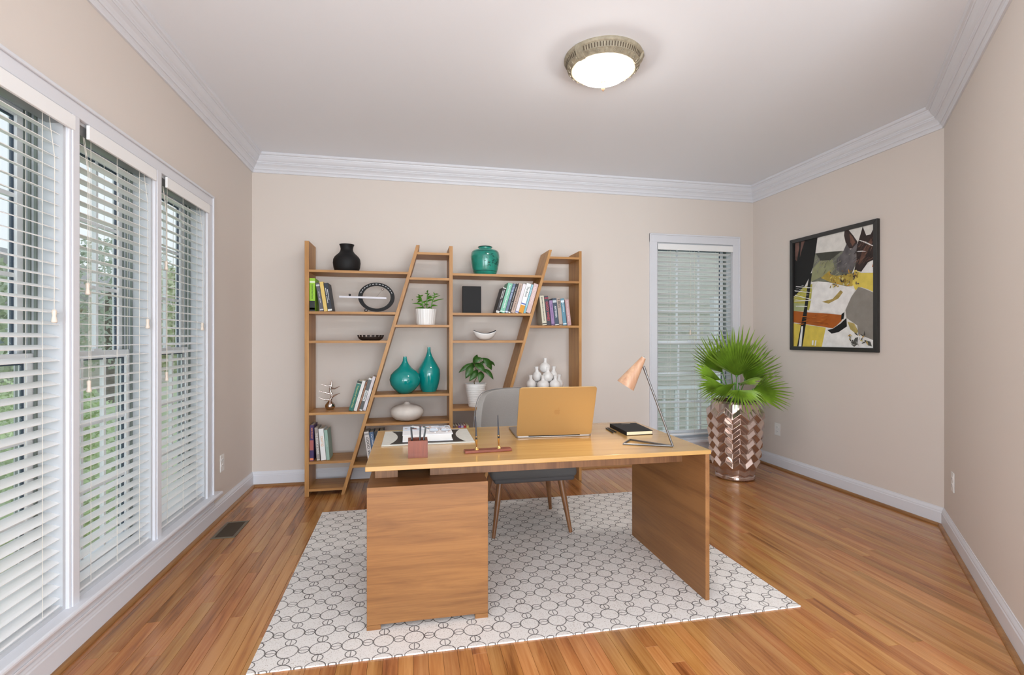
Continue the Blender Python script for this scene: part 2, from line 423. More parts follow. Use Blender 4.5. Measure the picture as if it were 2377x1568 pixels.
mb = MB().box(XL, XL+.018, 1.53, 3.665, .125, ZS-.020); mb.box(XL+.018, XL+.028, 1.53, 3.665, ZS-.034, ZS-.020); mb.box(XL+.018, XL+.024, 1.53, 3.665, .125, .138)
st(mb, 'trim_17')
st(MB().box(BW[0]-.11, BW[1]+.11, YB-.05, YB+.085, BW[2]-.022, BW[2]+.004), 'trim_18', bevel=.006)
st(MB().box(BW[0]-.08, BW[1]+.08, YB-.016, YB, .13, BW[2]-.022).box(BW[0]-.08, BW[1]+.08, YB-.024, YB-.016, .18, BW[2]-.022), 'trim_19')

# ---- venetian blinds
def blind(P, w, z0, z1, tilt, label, valance, cords, vz=.055, skew=0, d0=.006):
    """P(u,d,z) as for windows; tilt>0: room edge lower than the outer edge"""
    root = empty('window_blind', P(w/2, .03, z0), label, 'window blind', 'venetian blinds')
    L = w-.014; O = Vector(P(0, 0, 0)); U = (Vector(P(1, 0, 0))-O); D = (Vector(P(0, 1, 0))-O)
    def bx(mb, u0, u1, a0, a1, a, b, m=0):
        A = P(u0, a0, a); B = P(u1, a1, b)
        mb.box(min(A[0], B[0]), max(A[0], B[0]), min(A[1], B[1]), max(A[1], B[1]), a, b, m)
    mb = MB(); bx(mb, .004, w-.004, d0, .055, z1-.050, z1-.006); mb.build('headrail', M_STEELG, root)
    mb = MB(); bx(mb, valance[0], valance[1], -.022, -.010, z1-.062, z1-.004); mb.build('valance', M_BLIND, root, bevel=.002)
    pitch = .0455; zt = z1-.085; n = int((zt-z0-.03)/pitch)
    # one slat mesh, shared
    prof = [(-.0248, -.0008), (-.012, .0006), (0, .001), (.012, .0006), (.0248, -.0008), (.0248, -.0032), (.012, -.0018), (0, -.0014), (-.012, -.0018), (-.0248, -.0032)]
    ct, s_ = math.cos(tilt), math.sin(tilt)
    me = None
    for k in range(n+1):
        z = zt-k*pitch
        if me is None:
            mb = MB(); A = []; B = []
            for d, h in prof:
                dd = d*ct-h*s_; hh = d*s_+h*ct
                A.append(Vector((0, 0, hh))+D*dd-U*(L/2)); B.append(Vector((0, 0, hh))+D*dd+U*(L/2))
            q = len(prof); mb.add(A+B, [(i, (i+1) % q, q+(i+1) % q, q+i) for i in range(q)]+[list(range(q)), list(range(q, 2*q))])
            o = mb.build('slat', M_BLIND, None); me = o.data; o.parent = root
        else:
            o = bpy.data.objects.new('slat', me); COL.objects.link(o); o.parent = root
        o.location = Vector(P(w/2, d0+.027, z))-wloc(root)
        o.rotation_euler = (random.uniform(-.004, .004), random.uniform(-.01, .01), 0)
    zb = zt-(n+1)*pitch+.012
    mb = MB(); bx(mb, .007, w-.007, d0+.004, d0+.052, zb-.014, zb); mb.build('bottom_rail', M_BLIND, root, bevel=.003)
    for f in (.18, .5, .82):
        mb = MB()
        for dd in (d0+.001, d0+.053): mb.tube([P(w*f, dd, zb), P(w*f, dd, z1-.05)], .0011, 6)
        mb.build('ladder_cord', M_CORD, root)
    for u, zz in cords:
        mb = MB(); d = -.010
        mb.tube([P(u, d0, z1-.052), P(u+.002, d, z1-.2), P(u, d, zz+.02)], .0012, 6)
        c = mb.build('lift_cord', M_CORD, root)
        MB().lathe([(.004, .024), (.008, .020), (.0075, .010), (.006, 0), (.0085, -.012), (.010, -.022), (.006, -.026)][::-1], P(u, d, zz), 12, capt=True).build('tassel', M_TASSEL, c, smooth=True)
    return root
blind(PL(LW[0][0]), LW[0][1]-LW[0][0], ZS+.004, ZH, R(17), 'white venetian blind nearest the camera, cut off by the left edge of the photo', (-.05, .63), [(.53, 1.33)])
blind(PL(LW[1][0]), LW[1][1]-LW[1][0], ZS+.02, ZH, R(1), 'white venetian blind of the middle side window, slats level, two tassels hanging by its left', (.045, .595), [(.055, 1.45), (.063, 1.05), (.53, 1.32)])
blind(PL(LW[2][0]), LW[2][1]-LW[2][0], ZS+.006, ZH, R(11), 'white venetian blind of the side window nearest the back corner', (.045, .625), [(.058, 1.64), (.062, 1.04), (.535, 1.32)])
blind(PB, BW[1]-BW[0], BW[2]+.03, BW[3]-.01, R(-16), 'white venetian blind in the back wall window behind the palm', (.004, BW[1]-BW[0]-.004), [(.36, 1.3)])

# ---- outlets and floor register
def outlet(name, M, label):
    root = empty(name, M.translation, label, 'outlet', 'wall outlets')
    mb = MB().box(-.036, .036, 0, .005, -.059, .059); p = mb.build('cover_plate', M_WCER, None, bevel=.002); p.parent = root
    for z in (-.02, .02):
        r_ = MB().lathe([(.016, 0), (.016, .0015), (.001, .0018)], (0, 0, 0), 20); 
        r_.v = [(v[0], .005+v[2], z+v[1]*.85) for v in r_.v]; q = r_.build('socket', M_WCER, None); q.parent = root
        s = MB().box(-.007, -.005, .0066, .0072, z-.002, z+.006).box(.005, .007, .0066, .0072, z-.002, z+.006).box(-.0015, .0015, .0066, .0072, z-.010, z-.006).build('slot', M_BLACK, None); s.parent = q
    root.rotation_euler = M.to_euler()
    return root
outlet('wall_outlet', Matrix.Translation((XL, 3.853, .365)) @ Matrix.Rotation(R(-90), 4, 'Z'), 'white outlet on the window wall beside the back left corner')
outlet('wall_outlet', Matrix.Translation((XR, 4.186, .368)) @ Matrix.Rotation(R(90), 4, 'Z'), 'white outlet on the right wall low beside the bronze pot')
ox = 3.248-.0005*nx; oy = 2.446-.0005*ny
outlet('wall_outlet', Matrix.Translation((3.2485, 2.4459, .366)) @ Matrix.Rotation(math.atan2(-ny, -nx)-R(90), 4, 'Z'), 'white outlet on the angled wall at far right, seen edge on')
root = empty('floor_register', (-1.145, 3.537, 0), 'grey metal floor vent register near the window wall', 'floor vent')
mb = MB(); x0, x1, y0, y1 = -1.215, -1.075, 3.391, 3.683; f = .018
mb.box(x0, x1, y0, y0+f, 0, .004).box(x0, x1, y1-f, y1, 0, .004).box(x0, x0+f, y0+f, y1-f, 0, .004).box(x1-f, x1, y0+f, y1-f, 0, .004)
mb.build('frame', mat('vent_paint', (118, 108, 92), .5, .3), root, bevel=.001)
MB().box(x0+f, x1-f, y0+f, y1-f, .0002, .0006).build('duct_shade_sheet', mat('duct_shade', (38, 30, 25), .8), root)  # flat dark sheet painting the shade seen down the duct
for k in range(17):
    y = y0+f+.008+k*.0148
    MB().tbox(Matrix.Translation((0, y, .0022)) @ Matrix.Rotation(R(35), 4, 'X'), x0+f, x1-f, -.0035, .0035, -.0004, .0004).build('louvre', mat('vent_louvre', (74, 62, 50), .5, .3), root)

# ================================================================== OUTSIDE
def foliage(mb, c, s, n, size, rnd, m=0):
    for _ in range(n):
        a = rnd.uniform(0, 2*PI); h = rnd.uniform(-1, 1); r_ = rnd.uniform(.55, 1)**.5; q = math.sqrt(1-h*h)
        p = Vector((c[0]+s[0]*r_*q*math.cos(a), c[1]+s[1]*r_*q*math.sin(a), c[2]+s[2]*r_*h))
        u = Vector((rnd.gauss(0, 1), rnd.gauss(0, 1), rnd.gauss(0, 1))).normalized(); v = u.orthogonal().normalized(); k = size*rnd.uniform(.6, 1.3)
        mb.add([p-u*k, p+v*k*.5, p+u*k, p-v*k*.5], [(0, 1, 2, 3)], m)
M_LAWN = mat('lawn_grass', (186, 198, 160), .95, var=.2, vscale=3, bump=.8, bscale=40)
tag(MB().box(-60, 60, -30, 70, -.75, -.7).build('lawn', M_LAWN), 'green lawn outside the side windows', 'lawn', kind='structure')
LEAFC = [(196, 204, 178), (192, 200, 184), (206, 210, 176), (188, 196, 180)]  # pale, greyed leaf tones: the outdoor haze is put into the colour
rn = random.Random(5)
trees = [(-8.2, 10.8, 1.5, 1.7, 2.2, 0), (-13, 13.5, 2.3, 2.4, 2.9, 1), (-4.9, 12.6, 1.2, 1.6, 2.3, 2), (-21, 22, 3.2, 3.2, 4.0, 3), (-8.6, 16.5, 2.2, 2.4, 2.9, 1), (-13.2, 8.0, 1.8, 1.9, 2.3, 0), (2.6, 13.5, 2.0, 2.4, 4.0, 3), (7.0, 12.6, 1.8, 2.2, 3.6, 1)]
tlab = ['pale green tree nearest the side windows', 'tall grey-green tree seen through the middle side window', 'small yellow-green tree beside the house wall', 'largest tree far beyond the side lawn', 'grey-green tree behind the small tree', 'round tree outside the side window cut by the photo edge', 'dark tree outside the back window', 'tree outside the back window behind the palm']
for k, (x, y, r_, rz, zc, ci) in enumerate(trees):
    root = empty('garden_tree', (x, y, -.7), tlab[k], 'tree', 'trees outside')
    mb = MB(); foliage(mb, (x, y, zc-.7), (r_, r_, rz*.8), 4200, .085, rn)
    mb.build('crown', mat('tree_leaf_%s' % 'abcd'[ci], LEAFC[ci], .8, var=.25, vscale=2), root)
    MB().tube([(x, y, -.7), (x+.05, y, zc-1.2), (x, y, zc-.2)], [.16, .12, .06], 8).build('trunk', mat('tree_bark', (120, 108, 98), .9), root)
hl = ['green hedge bush closest to the middle side window', 'round shrub left of the nearest hedge bush', 'shrub beyond the nearest hedge bush', 'low shrub at the lawn edge', 'shrub in front of the far house']
for k, (x, y, r_) in enumerate([(-3.4, 5.4, .75), (-4.7, 4.2, .65), (-4.5, 7.2, .9), (-6.6, 6.8, .8), (-6.0, 9.3, .85)]):
    root = empty('garden_shrub', (x, y, -.7), hl[k], 'shrub', 'shrubs outside')
    mb = MB(); foliage(mb, (x, y, -.7+r_*.75), (r_, r_, r_*.8), 2600, .04, rn)
    mb.build('leaves', mat('shrub_leaf_%s' % 'ab'[k % 2], [(190, 206, 158), (172, 192, 164)][k % 2], .8, var=.3, vscale=6), root)
    MB().tube([(x, y, -.7), (x, y, -.7+r_*.6)], [.04, .02], 6).build('stem', mat('tree_bark', (120, 108, 98), .9), root)
root = empty('neighbour_house', (-13, 21, -.7), 'pale house with a gabled roof seen through the middle side window', 'house')
MB().box(-17.5, -10.5, 20, 25, -.7, 2.3).build('wall', mat('house_wall', (196, 190, 184), .9), root)
MB().prism([(-18, 2.2), (-10, 2.2), (-14, 4.4)], 19.7, 25.3, 'y').build('roof', mat('house_roof', (168, 164, 162), .9), root)
for x in (-16, -13.6, -11.8): 
    w_ = MB().box(x-.4, x+.4, 19.93, 20.0, .4, 1.6).build('window', M_TRIM, root); MB().box(x-.33, x+.33, 19.9, 19.93, .47, 1.53).build('pane', mat('far_pane', (120, 134, 140), .2), w_)
root = empty('siding_wall', (3.4, 8.2, -.7), 'grey lap-sided house wall outside the back window', 'building')
M_SID = mat('grey_siding', (204, 202, 196), .8)
for k in range(26):
    z = -.7+k*.17
    MB().prism([(8.2, z), (8.2-.03, z), (8.2-.008, z+.17), (8.2, z+.17)], .6, 7.2, 'x').build('siding_board', M_SID, root)
root = empty('porch_railing', (3.2, 7.2, -.7), 'white porch railing outside the back window', 'railing')
MB().box(1.8, 6.2, 7.17, 7.23, .42, .48).build('rail', M_TRIM, root)
for x in (2.3, 3.5, 4.8): MB().box(x-.06, x+.06, 7.14, 7.26, -.7, 1.9 if x != 3.5 else .5).build('post', M_TRIM, root)
for k in range(22):
    x = 1.9+k*.2; MB().box(x-.016, x+.016, 7.18, 7.22, -.7, .42).build('baluster', M_TRIM, root)

# ================================================================== RUG
def rug_material():
    m = bpy.data.materials.new('rug_weave'); m.use_nodes = True; n = m.node_tree.nodes; l = m.node_tree.links
    b = n['Principled BSDF']; b.inputs['Roughness'].default_value = .95; b.inputs['Specular IOR Level'].default_value = .1
    t = n.new('ShaderNodeTexCoord'); s = n.new('ShaderNodeSeparateXYZ')
    # slight wobble of the printed lines
    wz = n.new('ShaderNodeTexNoise'); wz.inputs['Scale'].default_value = 60; l.new(t.outputs['Object'], wz.inputs['Vector'])
    wa = n.new('ShaderNodeVectorMath'); wa.operation = 'SCALE'; wa.inputs['Scale'].default_value = .002; l.new(wz.outputs['Color'], wa.inputs[0])
    ad = n.new('ShaderNodeVectorMath'); l.new(t.outputs['Object'], ad.inputs[0]); l.new(wa.outputs[0], ad.inputs[1]); l.new(ad.outputs[0], s.inputs[0])
    def mth(op, a, b_=None, c=None):
        q = n.new('ShaderNodeMath'); q.operation = op
        for i, v in enumerate((a, b_, c)):
            if v is None: continue
            if isinstance(v, (int, float)): q.inputs[i].default_value = v
            else: l.new(v, q.inputs[i])
        return q.outputs[0]
    P = .1232
    def cell(o, off):   # signed distance to nearest lattice point
        a = mth('ADD', o, -off-.001); a = mth('DIVIDE', a, P); f = mth('SUBTRACT', a, mth('FLOOR', mth('ADD', a, .5))); return mth('MULTIPLY', f, P)
    X, Y = s.outputs['X'], s.outputs['Y']
    x0, y0 = cell(X, -.519+.575), cell(Y, 2.108-2.871)
    x1, y1 = cell(X, -.519+.575+P/2), cell(Y, 2.108-2.871+P/2)
    def ring(x, y, r, w):
        d = mth('SQRT', mth('ADD', mth('MULTIPLY', x, x), mth('MULTIPLY', y, y)))
        return mth('LESS_THAN', mth('ABSOLUTE', mth('SUBTRACT', d, r)), w), mth('LESS_THAN', d, r)
    w = .0021; rb, _ = ring(x0, y0, .0400, w)
    ra, ia = ring(x1, y0, .0205, w); rc, ic = ring(x0, y1, .0205, w)
    ba = mth('MULTIPLY', ia, mth('LESS_THAN', mth('ABSOLUTE', y0), w*.8)); bc = mth('MULTIPLY', ic, mth('LESS_THAN', mth('ABSOLUTE', x0), w*.8))
    a = mth('MAXIMUM', mth('MAXIMUM', rb, ra), mth('MAXIMUM', rc, mth('MAXIMUM', ba, bc)))
    nz = n.new('ShaderNodeTexNoise'); nz.inputs['Scale'].default_value = 260; nz.inputs['Detail'].default_value = 3; l.new(t.outputs['Object'], nz.inputs['Vector'])
    n2 = n.new('ShaderNodeTexNoise'); n2.inputs['Scale'].default_value = 9; n2.inputs['Detail'].default_value = 4; l.new(t.outputs['Object'], n2.inputs['Vector'])
    fleck = mth('LESS_THAN', nz.outputs['Fac'], mth('ADD', .33, mth('MULTIPLY', n2.outputs['Fac'], .12)))
    mix = n.new('ShaderNodeMix'); mix.data_type = 'RGBA'; mix.inputs[6].default_value = lin((232, 227, 223)); mix.inputs[7].default_value = lin((196, 186, 177)); l.new(fleck, mix.inputs[0])
    mx2 = n.new('ShaderNodeMix'); mx2.data_type = 'RGBA'; l.new(mix.outputs[2], mx2.inputs[6]); mx2.inputs[7].default_value = lin((72, 66, 64))
    fac = mth('MULTIPLY', a, mth('ADD', .55, mth('MULTIPLY', n2.outputs['Fac'], .55))); l.new(fac, mx2.inputs[0])
    l.new(mx2.outputs[2], b.inputs['Base Color'])
    bp = n.new('ShaderNodeBump'); bp.inputs['Strength'].default_value = .5; bp.inputs['Distance'].default_value = .002; l.new(nz.outputs['Fac'], bp.inputs['Height']); l.new(bp.outputs[0], b.inputs['Normal'])
    return m
tag(MB().prism([(-.596, 2.0), (1.772, 1.997), (1.748, 3.745), (-.615, 3.743)], .0002, .0062, 'z').build('area_rug', rug_material(), loc=(.575, 2.871, 0)),
    'flat off-white rug printed with a net of dark rings under the desk', 'rug')

# ================================================================== BOOKCASE
FY, BY = 4.15, 4.44
bc = empty('bookcase', (.33, 4.3, 0), 'open oak bookcase with two slanted uprights standing against the back wall', 'bookcase')
S = .293; xs1, xs2 = -.543, .584; wl_ = .028
MB().box(-.814, -.782, FY, BY, 0, 2.009).build('upright', M_SHELFY, bc, bevel=.001)
MB().box(.314, .343, FY, BY, 0, 2.008).build('upright', M_SHELFY, bc, bevel=.001)
MB().box(1.442, 1.466, FY, BY, 0, 2.005).build('upright', M_SHELFY, bc, bevel=.001)
for xs, w_ in ((xs1, .0275), (xs2, .0255)):
    MB().prism([(xs, 0), (xs+w_, 0), (xs+w_+S*2.008, 2.008), (xs+S*2.008, 2.008)], FY, BY, 'y').build('slanted_upright', M_SHELFY, bc, bevel=.001)
ZA = [1.785, 1.456, 1.225, .657, .271, .057]; ZB_ = [1.951, 1.742, 1.354, .786, .558, .227]
def board(z, side):
    t = .019; z0 = z-t
    if side == 'A': p = [(-.782, z0), (xs1+S*z0, z0), (xs1+S*z, z), (-.782, z)]
    if side == 'B': p = [(xs1+.0275+S*z0, z0), (.314, z0), (.314, z), (xs1+.0275+S*z, z)]
    if side == 'C': p = [(.343, z0), (xs2+S*z0, z0), (xs2+S*z, z), (.343, z)]
    if side == 'D': p = [(xs2+.0255+S*z0, z0), (1.442, z0), (1.442, z), (xs2+.0255+S*z, z)]
    MB().prism(p, FY+.003, BY, 'y').build('shelf_board', M_SHELFX, bc)
for z in ZA: board(z, 'A'); board(z, 'C')
for z in ZB_: board(z, 'B'); board(z, 'D')

# ---- books
M_PAGE = mat('book_pages', (226, 218, 200), .9, var=.06, vscale=200)
MK = {}
def flat(c, rough=.5):
    k = 'print_%d_%d_%d' % c
    return mat(k, c, rough)
def book(x0, x1, zs, h, lean, col, label, group, y=4.17, depth=.17, title=None, tcol=(235, 235, 235), bands=(), tsize=None, tpos=.55, tlen=None, bars=()):
    th = R(lean); w = (x1-x0)*math.cos(th)-.0012
    right = lean > 0
    px_ = x1 if right else x0
    a, b_ = (-w, 0) if right else (0, w)
    c = flat(col); t = .0022
    mb = MB().box(a, b_, 0, .004, 0, h).box(a, a+t, .004, depth, 0, h).box(b_-t, b_, .004, depth, 0, h)
    o = mb.build('book', c, None, bevel=.0008, bseg=1)
    tag(o, label, 'book', group)
    MB().box(a+t, b_-t, .0041, depth-.004, .003, h-.003).build('pages', M_PAGE, None).parent = o
    for z0, z1, bcol in bands:
        MB().box(a+.0006, b_-.0006, -.0003, .0001, z0*h, z1*h).build('spine_print', flat(bcol), None).parent = o
    for z0, z1, off in bars:
        xm = (a+b_)/2+off*w*.45; hw = w*.075; n_ = max(3, int((z1-z0)*h/.007)); mbb = MB()
        for q in range(n_):
            za_ = h*z0+(z1-z0)*h*q/n_; mbb.box(xm-hw, xm+hw, -.0004, .0001, za_, za_+(z1-z0)*h/n_*.72)
        mbb.build('lettering', flat((222, 222, 222)), None).parent = o
    if title:
        ts = tsize or min(.022, w*.75)
        Mx = Matrix(((0, 1, 0, (a+b_)/2), (0, 0, -1, -.0006), (-1, 0, 0, h*tpos), (0, 0, 0, 1)))
        text_mesh(title, ts, Mx, flat(tcol), 'lettering', o, .0003, (tlen or .5)*h)
    o.location = (px_, y, zs+.0004); o.rotation_euler = (0, th, 0)
    return o
gA = 'books on the top left shelf'
book(-.781, -.7385, 1.456, .262, 0, (148, 200, 40), 'thick lime green and black book upright at the left end of the top left shelf', gA, bands=[(0, .32, (22, 26, 22)), (.86, .92, (225, 240, 200)), (.05, .11, (90, 180, 70))], title='Quantum Field Theory', tcol=(40, 70, 20), tlen=.45, tpos=.6, tsize=.014)
book(-.7025, -.6735, 1.456, .228, -8.6, (88, 86, 94), 'slim grey book leaning between the lime green and the yellow book', gA, bands=[(.88, .94, (200, 200, 205)), (.04, .08, (210, 210, 215))], bars=[(.3, .48, 0), (.52, .7, 0)])
book(-.6725, -.6435, 1.456, .236, -8.6, (222, 190, 106), 'pale yellow book leaning on the top left shelf', gA)
book(-.6425, -.6085, 1.456, .226, -8.6, (32, 38, 50), 'dark navy book with white lettering at the right end of the leaning row', gA, bands=[(.02, .08, (230, 230, 225))], bars=[(.3, .56, -.5), (.58, .84, -.5), (.4, .78, .35)])
gC = 'books leaning on the slanted upright of the upper right shelf'
L = 16.2; sh = .0012
def C_(a, b, h, col, lab, **k): return book(a+sh, b+sh, 1.456, h, L, col, lab, gC, **k)
C_(.7034, .7364, .222, (40, 34, 36), 'short black book with white bars, nearest the plain black box', bands=[(.97, 1, (236, 236, 232)), (0, .03, (236, 236, 232)), (.04, .08, (225, 225, 222))], bars=[(.55, .88, -.5), (.22, .5, 0.3), (.6, .92, .3)])
C_(.7382, .7814, .262, (124, 190, 164), 'mint green book second in the leaning row', title='ARTIFICIAL UNIVERSE', tlen=.8, tpos=.55, tsize=.015, bands=[(.03, .06, (230, 240, 232))])
C_(.7829, .8076, .261, (98, 114, 140), 'slate blue book between the mint and the black book', bands=[(.02, .07, (214, 222, 235))], title='THE BOX', tlen=.45, tpos=.68, tcol=(176, 190, 214), tsize=.016)
C_(.8083, .8315, .260, (40, 36, 36), 'thin black book with a white title between slate blue and tan', bands=[(.01, .04, (230, 230, 226))], bars=[(.14, .38, 0), (.42, .74, 0), (.76, .9, 0)])
C_(.8338, .8691, .262, (188, 164, 150), 'tan book with grey script title in the leaning row', title='Clean Architecture & Evidence', tcol=(96, 76, 66), tlen=.86, tpos=.52, tsize=.018)
C_(.8709, .9003, .260, (226, 222, 226), 'white book beside the tan one in the leaning row', bands=[(.02, .07, (128, 136, 190))])
C_(.9011, .9445, .262, (236, 238, 238), 'white book reading The Book with an orange foot', title='The Book', tcol=(60, 72, 66), tlen=.36, tpos=.72, tsize=.026, bands=[(0, .26, (216, 150, 36)), (.29, .33, (60, 92, 176))])
C_(.9453, .965, .258, (122, 182, 196), 'light blue slim book beside The Book', title='THE SHAPE OF SNOW', tlen=.8, tpos=.6, tcol=(200, 226, 232), tsize=.011)
C_(.9661, 1.0076, .262, (212, 186, 184), 'pale pink book resting on the slanted upright', title='LISTENING', tlen=.55, tpos=.6, tcol=(232, 212, 210), tsize=.024)
gD = 'books on the upper right end shelf'
def D_(a, b, h, col, lab, **k): return book(a+.006, b+.006, 1.354, h, -6.3, col, lab, gD, **k)
D_(1.1121, 1.1526, .258, (206, 200, 180), 'cream book with tiny black title at the left end of the right end shelf', title='BEDTIME HUMAN BEHAVIOUR', tcol=(40, 40, 40), tlen=.8, tpos=.55, tsize=.012, bands=[(.04, .07, (60, 60, 56))])
D_(1.1537, 1.1897, .256, (60, 62, 72), 'charcoal book lettered GOOD WINES in red', title='GOOD WINES', tcol=(196, 62, 76), tlen=.66, tpos=.48, tsize=.030, bands=[(.9, .95, (150, 50, 70))])
D_(1.1936, 1.2246, .226, (150, 122, 164), 'mauve book beside GOOD WINES', bands=[(.96, 1, (40, 34, 50)), (.02, .06, (70, 50, 90))], title='TIME BY DESIGN', tcol=(110, 80, 130), tlen=.55, tsize=.012)
D_(1.2254, 1.2628, .236, (62, 76, 94), 'navy book with a white title in the middle of the right end shelf', title='ARTEMISIA', tcol=(226, 228, 232), tlen=.44, tpos=.5, tsize=.022, bands=[(.84, .93, (190, 198, 206)), (.01, .04, (226, 226, 224))])
D_(1.2636, 1.2975, .236, (176, 158, 148), 'tan book marked 1001 on its spine', title='1001', tcol=(40, 36, 34), tlen=.3, tpos=.82, tsize=.028, bands=[(.02, .05, (60, 50, 44))])
D_(1.2987, 1.3324, .236, (92, 140, 160), 'steel blue book near the right of the end shelf', title='THE LIGHTHOUSE', tcol=(214, 226, 232), tlen=.36, tpos=.68, tsize=.012, bands=[(.85, .93, (214, 226, 232)), (.04, .08, (214, 226, 232))])
D_(1.3379, 1.3733, .228, (186, 150, 152), 'dusty pink book last at the right of the end shelf', title='Modern Wonder stories', tcol=(226, 214, 214), tlen=.8, tsize=.011)
gE = 'books leaning beside the silver coral ornament'
def E_(a, b, h, col, lab, **k): return book(a-.0035, b-.0035, .657, h, L, col, lab, gE, **k)
E_(-.4869, -.4492, .246, (38, 110, 98), 'dark green book leaning nearest the silver coral ornament', bands=[(.93, .99, (44, 32, 28)), (.91, .93, (170, 190, 170))], title='Treasury of Chess Club', tcol=(176, 190, 120), tlen=.75, tpos=.48, tsize=.016)
E_(-.4482, -.4217, .250, (226, 224, 220), 'white leaning book between green and brown', title='. . . . . . .', tcol=(190, 150, 150), tlen=.8, tsize=.012)
E_(-.4205, -.4048, .242, (128, 82, 52), 'thin brown leaning book', title='ART OF ENGRAVING', tcol=(200, 160, 130), tlen=.6, tsize=.008)
E_(-.4040, -.3788, .272, (222, 222, 220), 'white leaning book with dark spine blocks', bands=[(.04, .3, (84, 88, 88)), (.62, .95, (88, 92, 92))], title='DESIGN', tcol=(70, 76, 80), tlen=.26, tpos=.46, tsize=.016)
E_(-.3774, -.3520, .286, (206, 198, 202), 'tallest pale grey book leaning against the slanted upright', bands=[(.05, .3, (222, 218, 224)), (.42, .62, (224, 220, 222))])
gF = 'books on the lower left shelf'
book(-.7812, -.7512, .271, .284, 0, (66, 44, 96), 'tall purple book with orange lettering standing by the left upright', gF, title='HOW TO DO IT', tcol=(232, 148, 96), tlen=.3, tpos=.78, tsize=.018, bands=[(.02, .08, (232, 132, 90)), (.3, .58, (176, 96, 92))], y=4.18)
book(-.7300, -.7040, .271, .262, -3.8, (158, 148, 144), 'grey book lettered THE BOOK OF SIGNS', gF, title='THE BOOK of SIGNS', tcol=(228, 226, 224), tlen=.65, tpos=.52, tsize=.021, bands=[(.01, .04, (200, 196, 190))], y=4.185)
book(-.6970, -.6580, .271, .252, -4.8, (236, 236, 236), 'white book lettered CRAFTED in pale orange', gF, title='CRAFTED', tcol=(232, 190, 150), tlen=.34, tpos=.6, tsize=.024, y=4.185)
book(-.6560, -.6300, .271, .240, -4.8, (150, 180, 168), 'sage green book at the right of the lower left shelf', gF, title='LIGHT', tcol=(205, 220, 212), tlen=.2, tpos=.55, tsize=.012, y=4.185)
gG = 'books behind the desk corner'
book(-.3325, -.2945, .227, .262, -8, (214, 208, 206), 'white book lettered GOOD WINE partly behind the desk', gG, title='GOOD WINE', tcol=(60, 54, 54), tlen=.72, tpos=.48, tsize=.028, bands=[(.9, .95, (150, 146, 146))])
book(-.2925, -.2570, .227, .258, -8, (80, 104, 136), 'blue book beside the GOOD WINE book', gG, title='Paradise lost', tcol=(214, 220, 228), tlen=.5, tpos=.68, tsize=.016)
book(-.2540, -.2180, .227, .262, -8, (34, 36, 42), 'black book behind the left edge of the desk', gG)
book(-.2130, -.1780, .227, .265, -8, (52, 48, 52), 'dark grey book last behind the left desk edge', gG)
gH = 'books upright below the ribbed pot'
for k, (c, nm) in enumerate([((108, 88, 84), 'grey brown'), ((150, 104, 60), 'light brown'), ((118, 72, 160), 'violet'), ((190, 180, 214), 'lavender'), ((196, 48, 56), 'red'), ((232, 214, 140), 'pale yellow')]):
    book(.346+k*.0225, .346+k*.0225+.0215, .271, .240, 0, c, nm+' spined book just showing over the desk below the ribbed pot', gH, y=4.165, depth=.15)

# ---- ornaments
def lathe_thing(name, prof, c, mats, label, cat, seg=48, smooth=True, group=None):
    o = MB().lathe(prof, c, seg, capt=False).build(name, mats, loc=c, smooth=smooth, ang=60)
    return tag(o, label, cat, group)
def closed(prof, t=.004):
    """outer profile plus inner wall"""
    return prof+[(max(r-t, .002), z) for r, z in prof[::-1][:-1]]+[(.001, prof[0][1]+t)]
lathe_thing('vase', closed([(.086, 0), (.095, .012), (.104, .038), (.109, .075), (.1055, .105), (.095, .125), (.078, .142), (.0625, .156), (.052, .172), (.0486, .190), (.052, .210), (.059, .2275)]), (-.513, 4.28, 1.7852), M_BLACK, 'matte black round vase with a flared neck on top of the left shelves', 'vase')
jm = mat('green_jar_glaze', (24, 132, 116), .2, var=.3, vscale=14, coat=.5)
jar = empty('ginger_jar', (.633, 4.28, 1.7852), 'teal green ginger jar with etched leaves on top of the right shelves', 'jar')
JP = [(.089, 0), (.1, .02), (.112, .06), (.121, .11), (.125, .159), (.121, .193), (.108, .214), (.085, .222), (.060, .226), (.056, .236), (.062, .247)]
MB().lathe(closed(JP), (.633, 4.28, 1.7852), 56).build('body', jm, jar, smooth=True, ang=60)
JD = mat('jar_dark_line', (14, 70, 62), .3)
def jr(z):
    for (a, b), (c, d) in zip(JP, JP[1:]):
        if b <= z <= d: return a+(c-a)*(z-b)/(d-b)
    return .1
for z in (.034, .200): MB().lathe([(jr(z)+.0004, z-.002), (jr(z)+.0014, z), (jr(z)+.0004, z+.002)], (.633, 4.28, 1.7852), 56, capb=False).build('etched_band', JD, jar, smooth=True)
MB().lathe([(.060, .2435), (.064, .2475), (.060, .2515), (.056, .2475)], (.633, 4.28, 1.7852), 40, capb=False).build('rim', JD, jar, smooth=True)
rj = random.Random(2); mb = MB()
for k in range(26):
    th = R(-90)+rj.uniform(-.3, 1.0); z = rj.uniform(.07, .18); a = rj.uniform(.2, 1.2)*rj.choice((1, -1)); Lf = .024
    pts = []
    for s_, wd in ((0, 0), (.35, .0035), (.7, .003), (1, 0)):
        for sg in (1, -1):
            dt = (s_*Lf*math.cos(a)-sg*wd*math.sin(a))/.12; dz = s_*Lf*math.sin(a)+sg*wd*math.cos(a); zz = z+dz; r_ = jr(zz)+.0006
            pts.append((.633+r_*math.cos(th+dt), 4.28+r_*math.sin(th+dt), 1.7852+zz))
    mb.add(pts, [(0, 2, 3, 1), (2, 4, 5, 3), (4, 6, 7, 5)])
mb.build('etched_leaf', JD, jar)
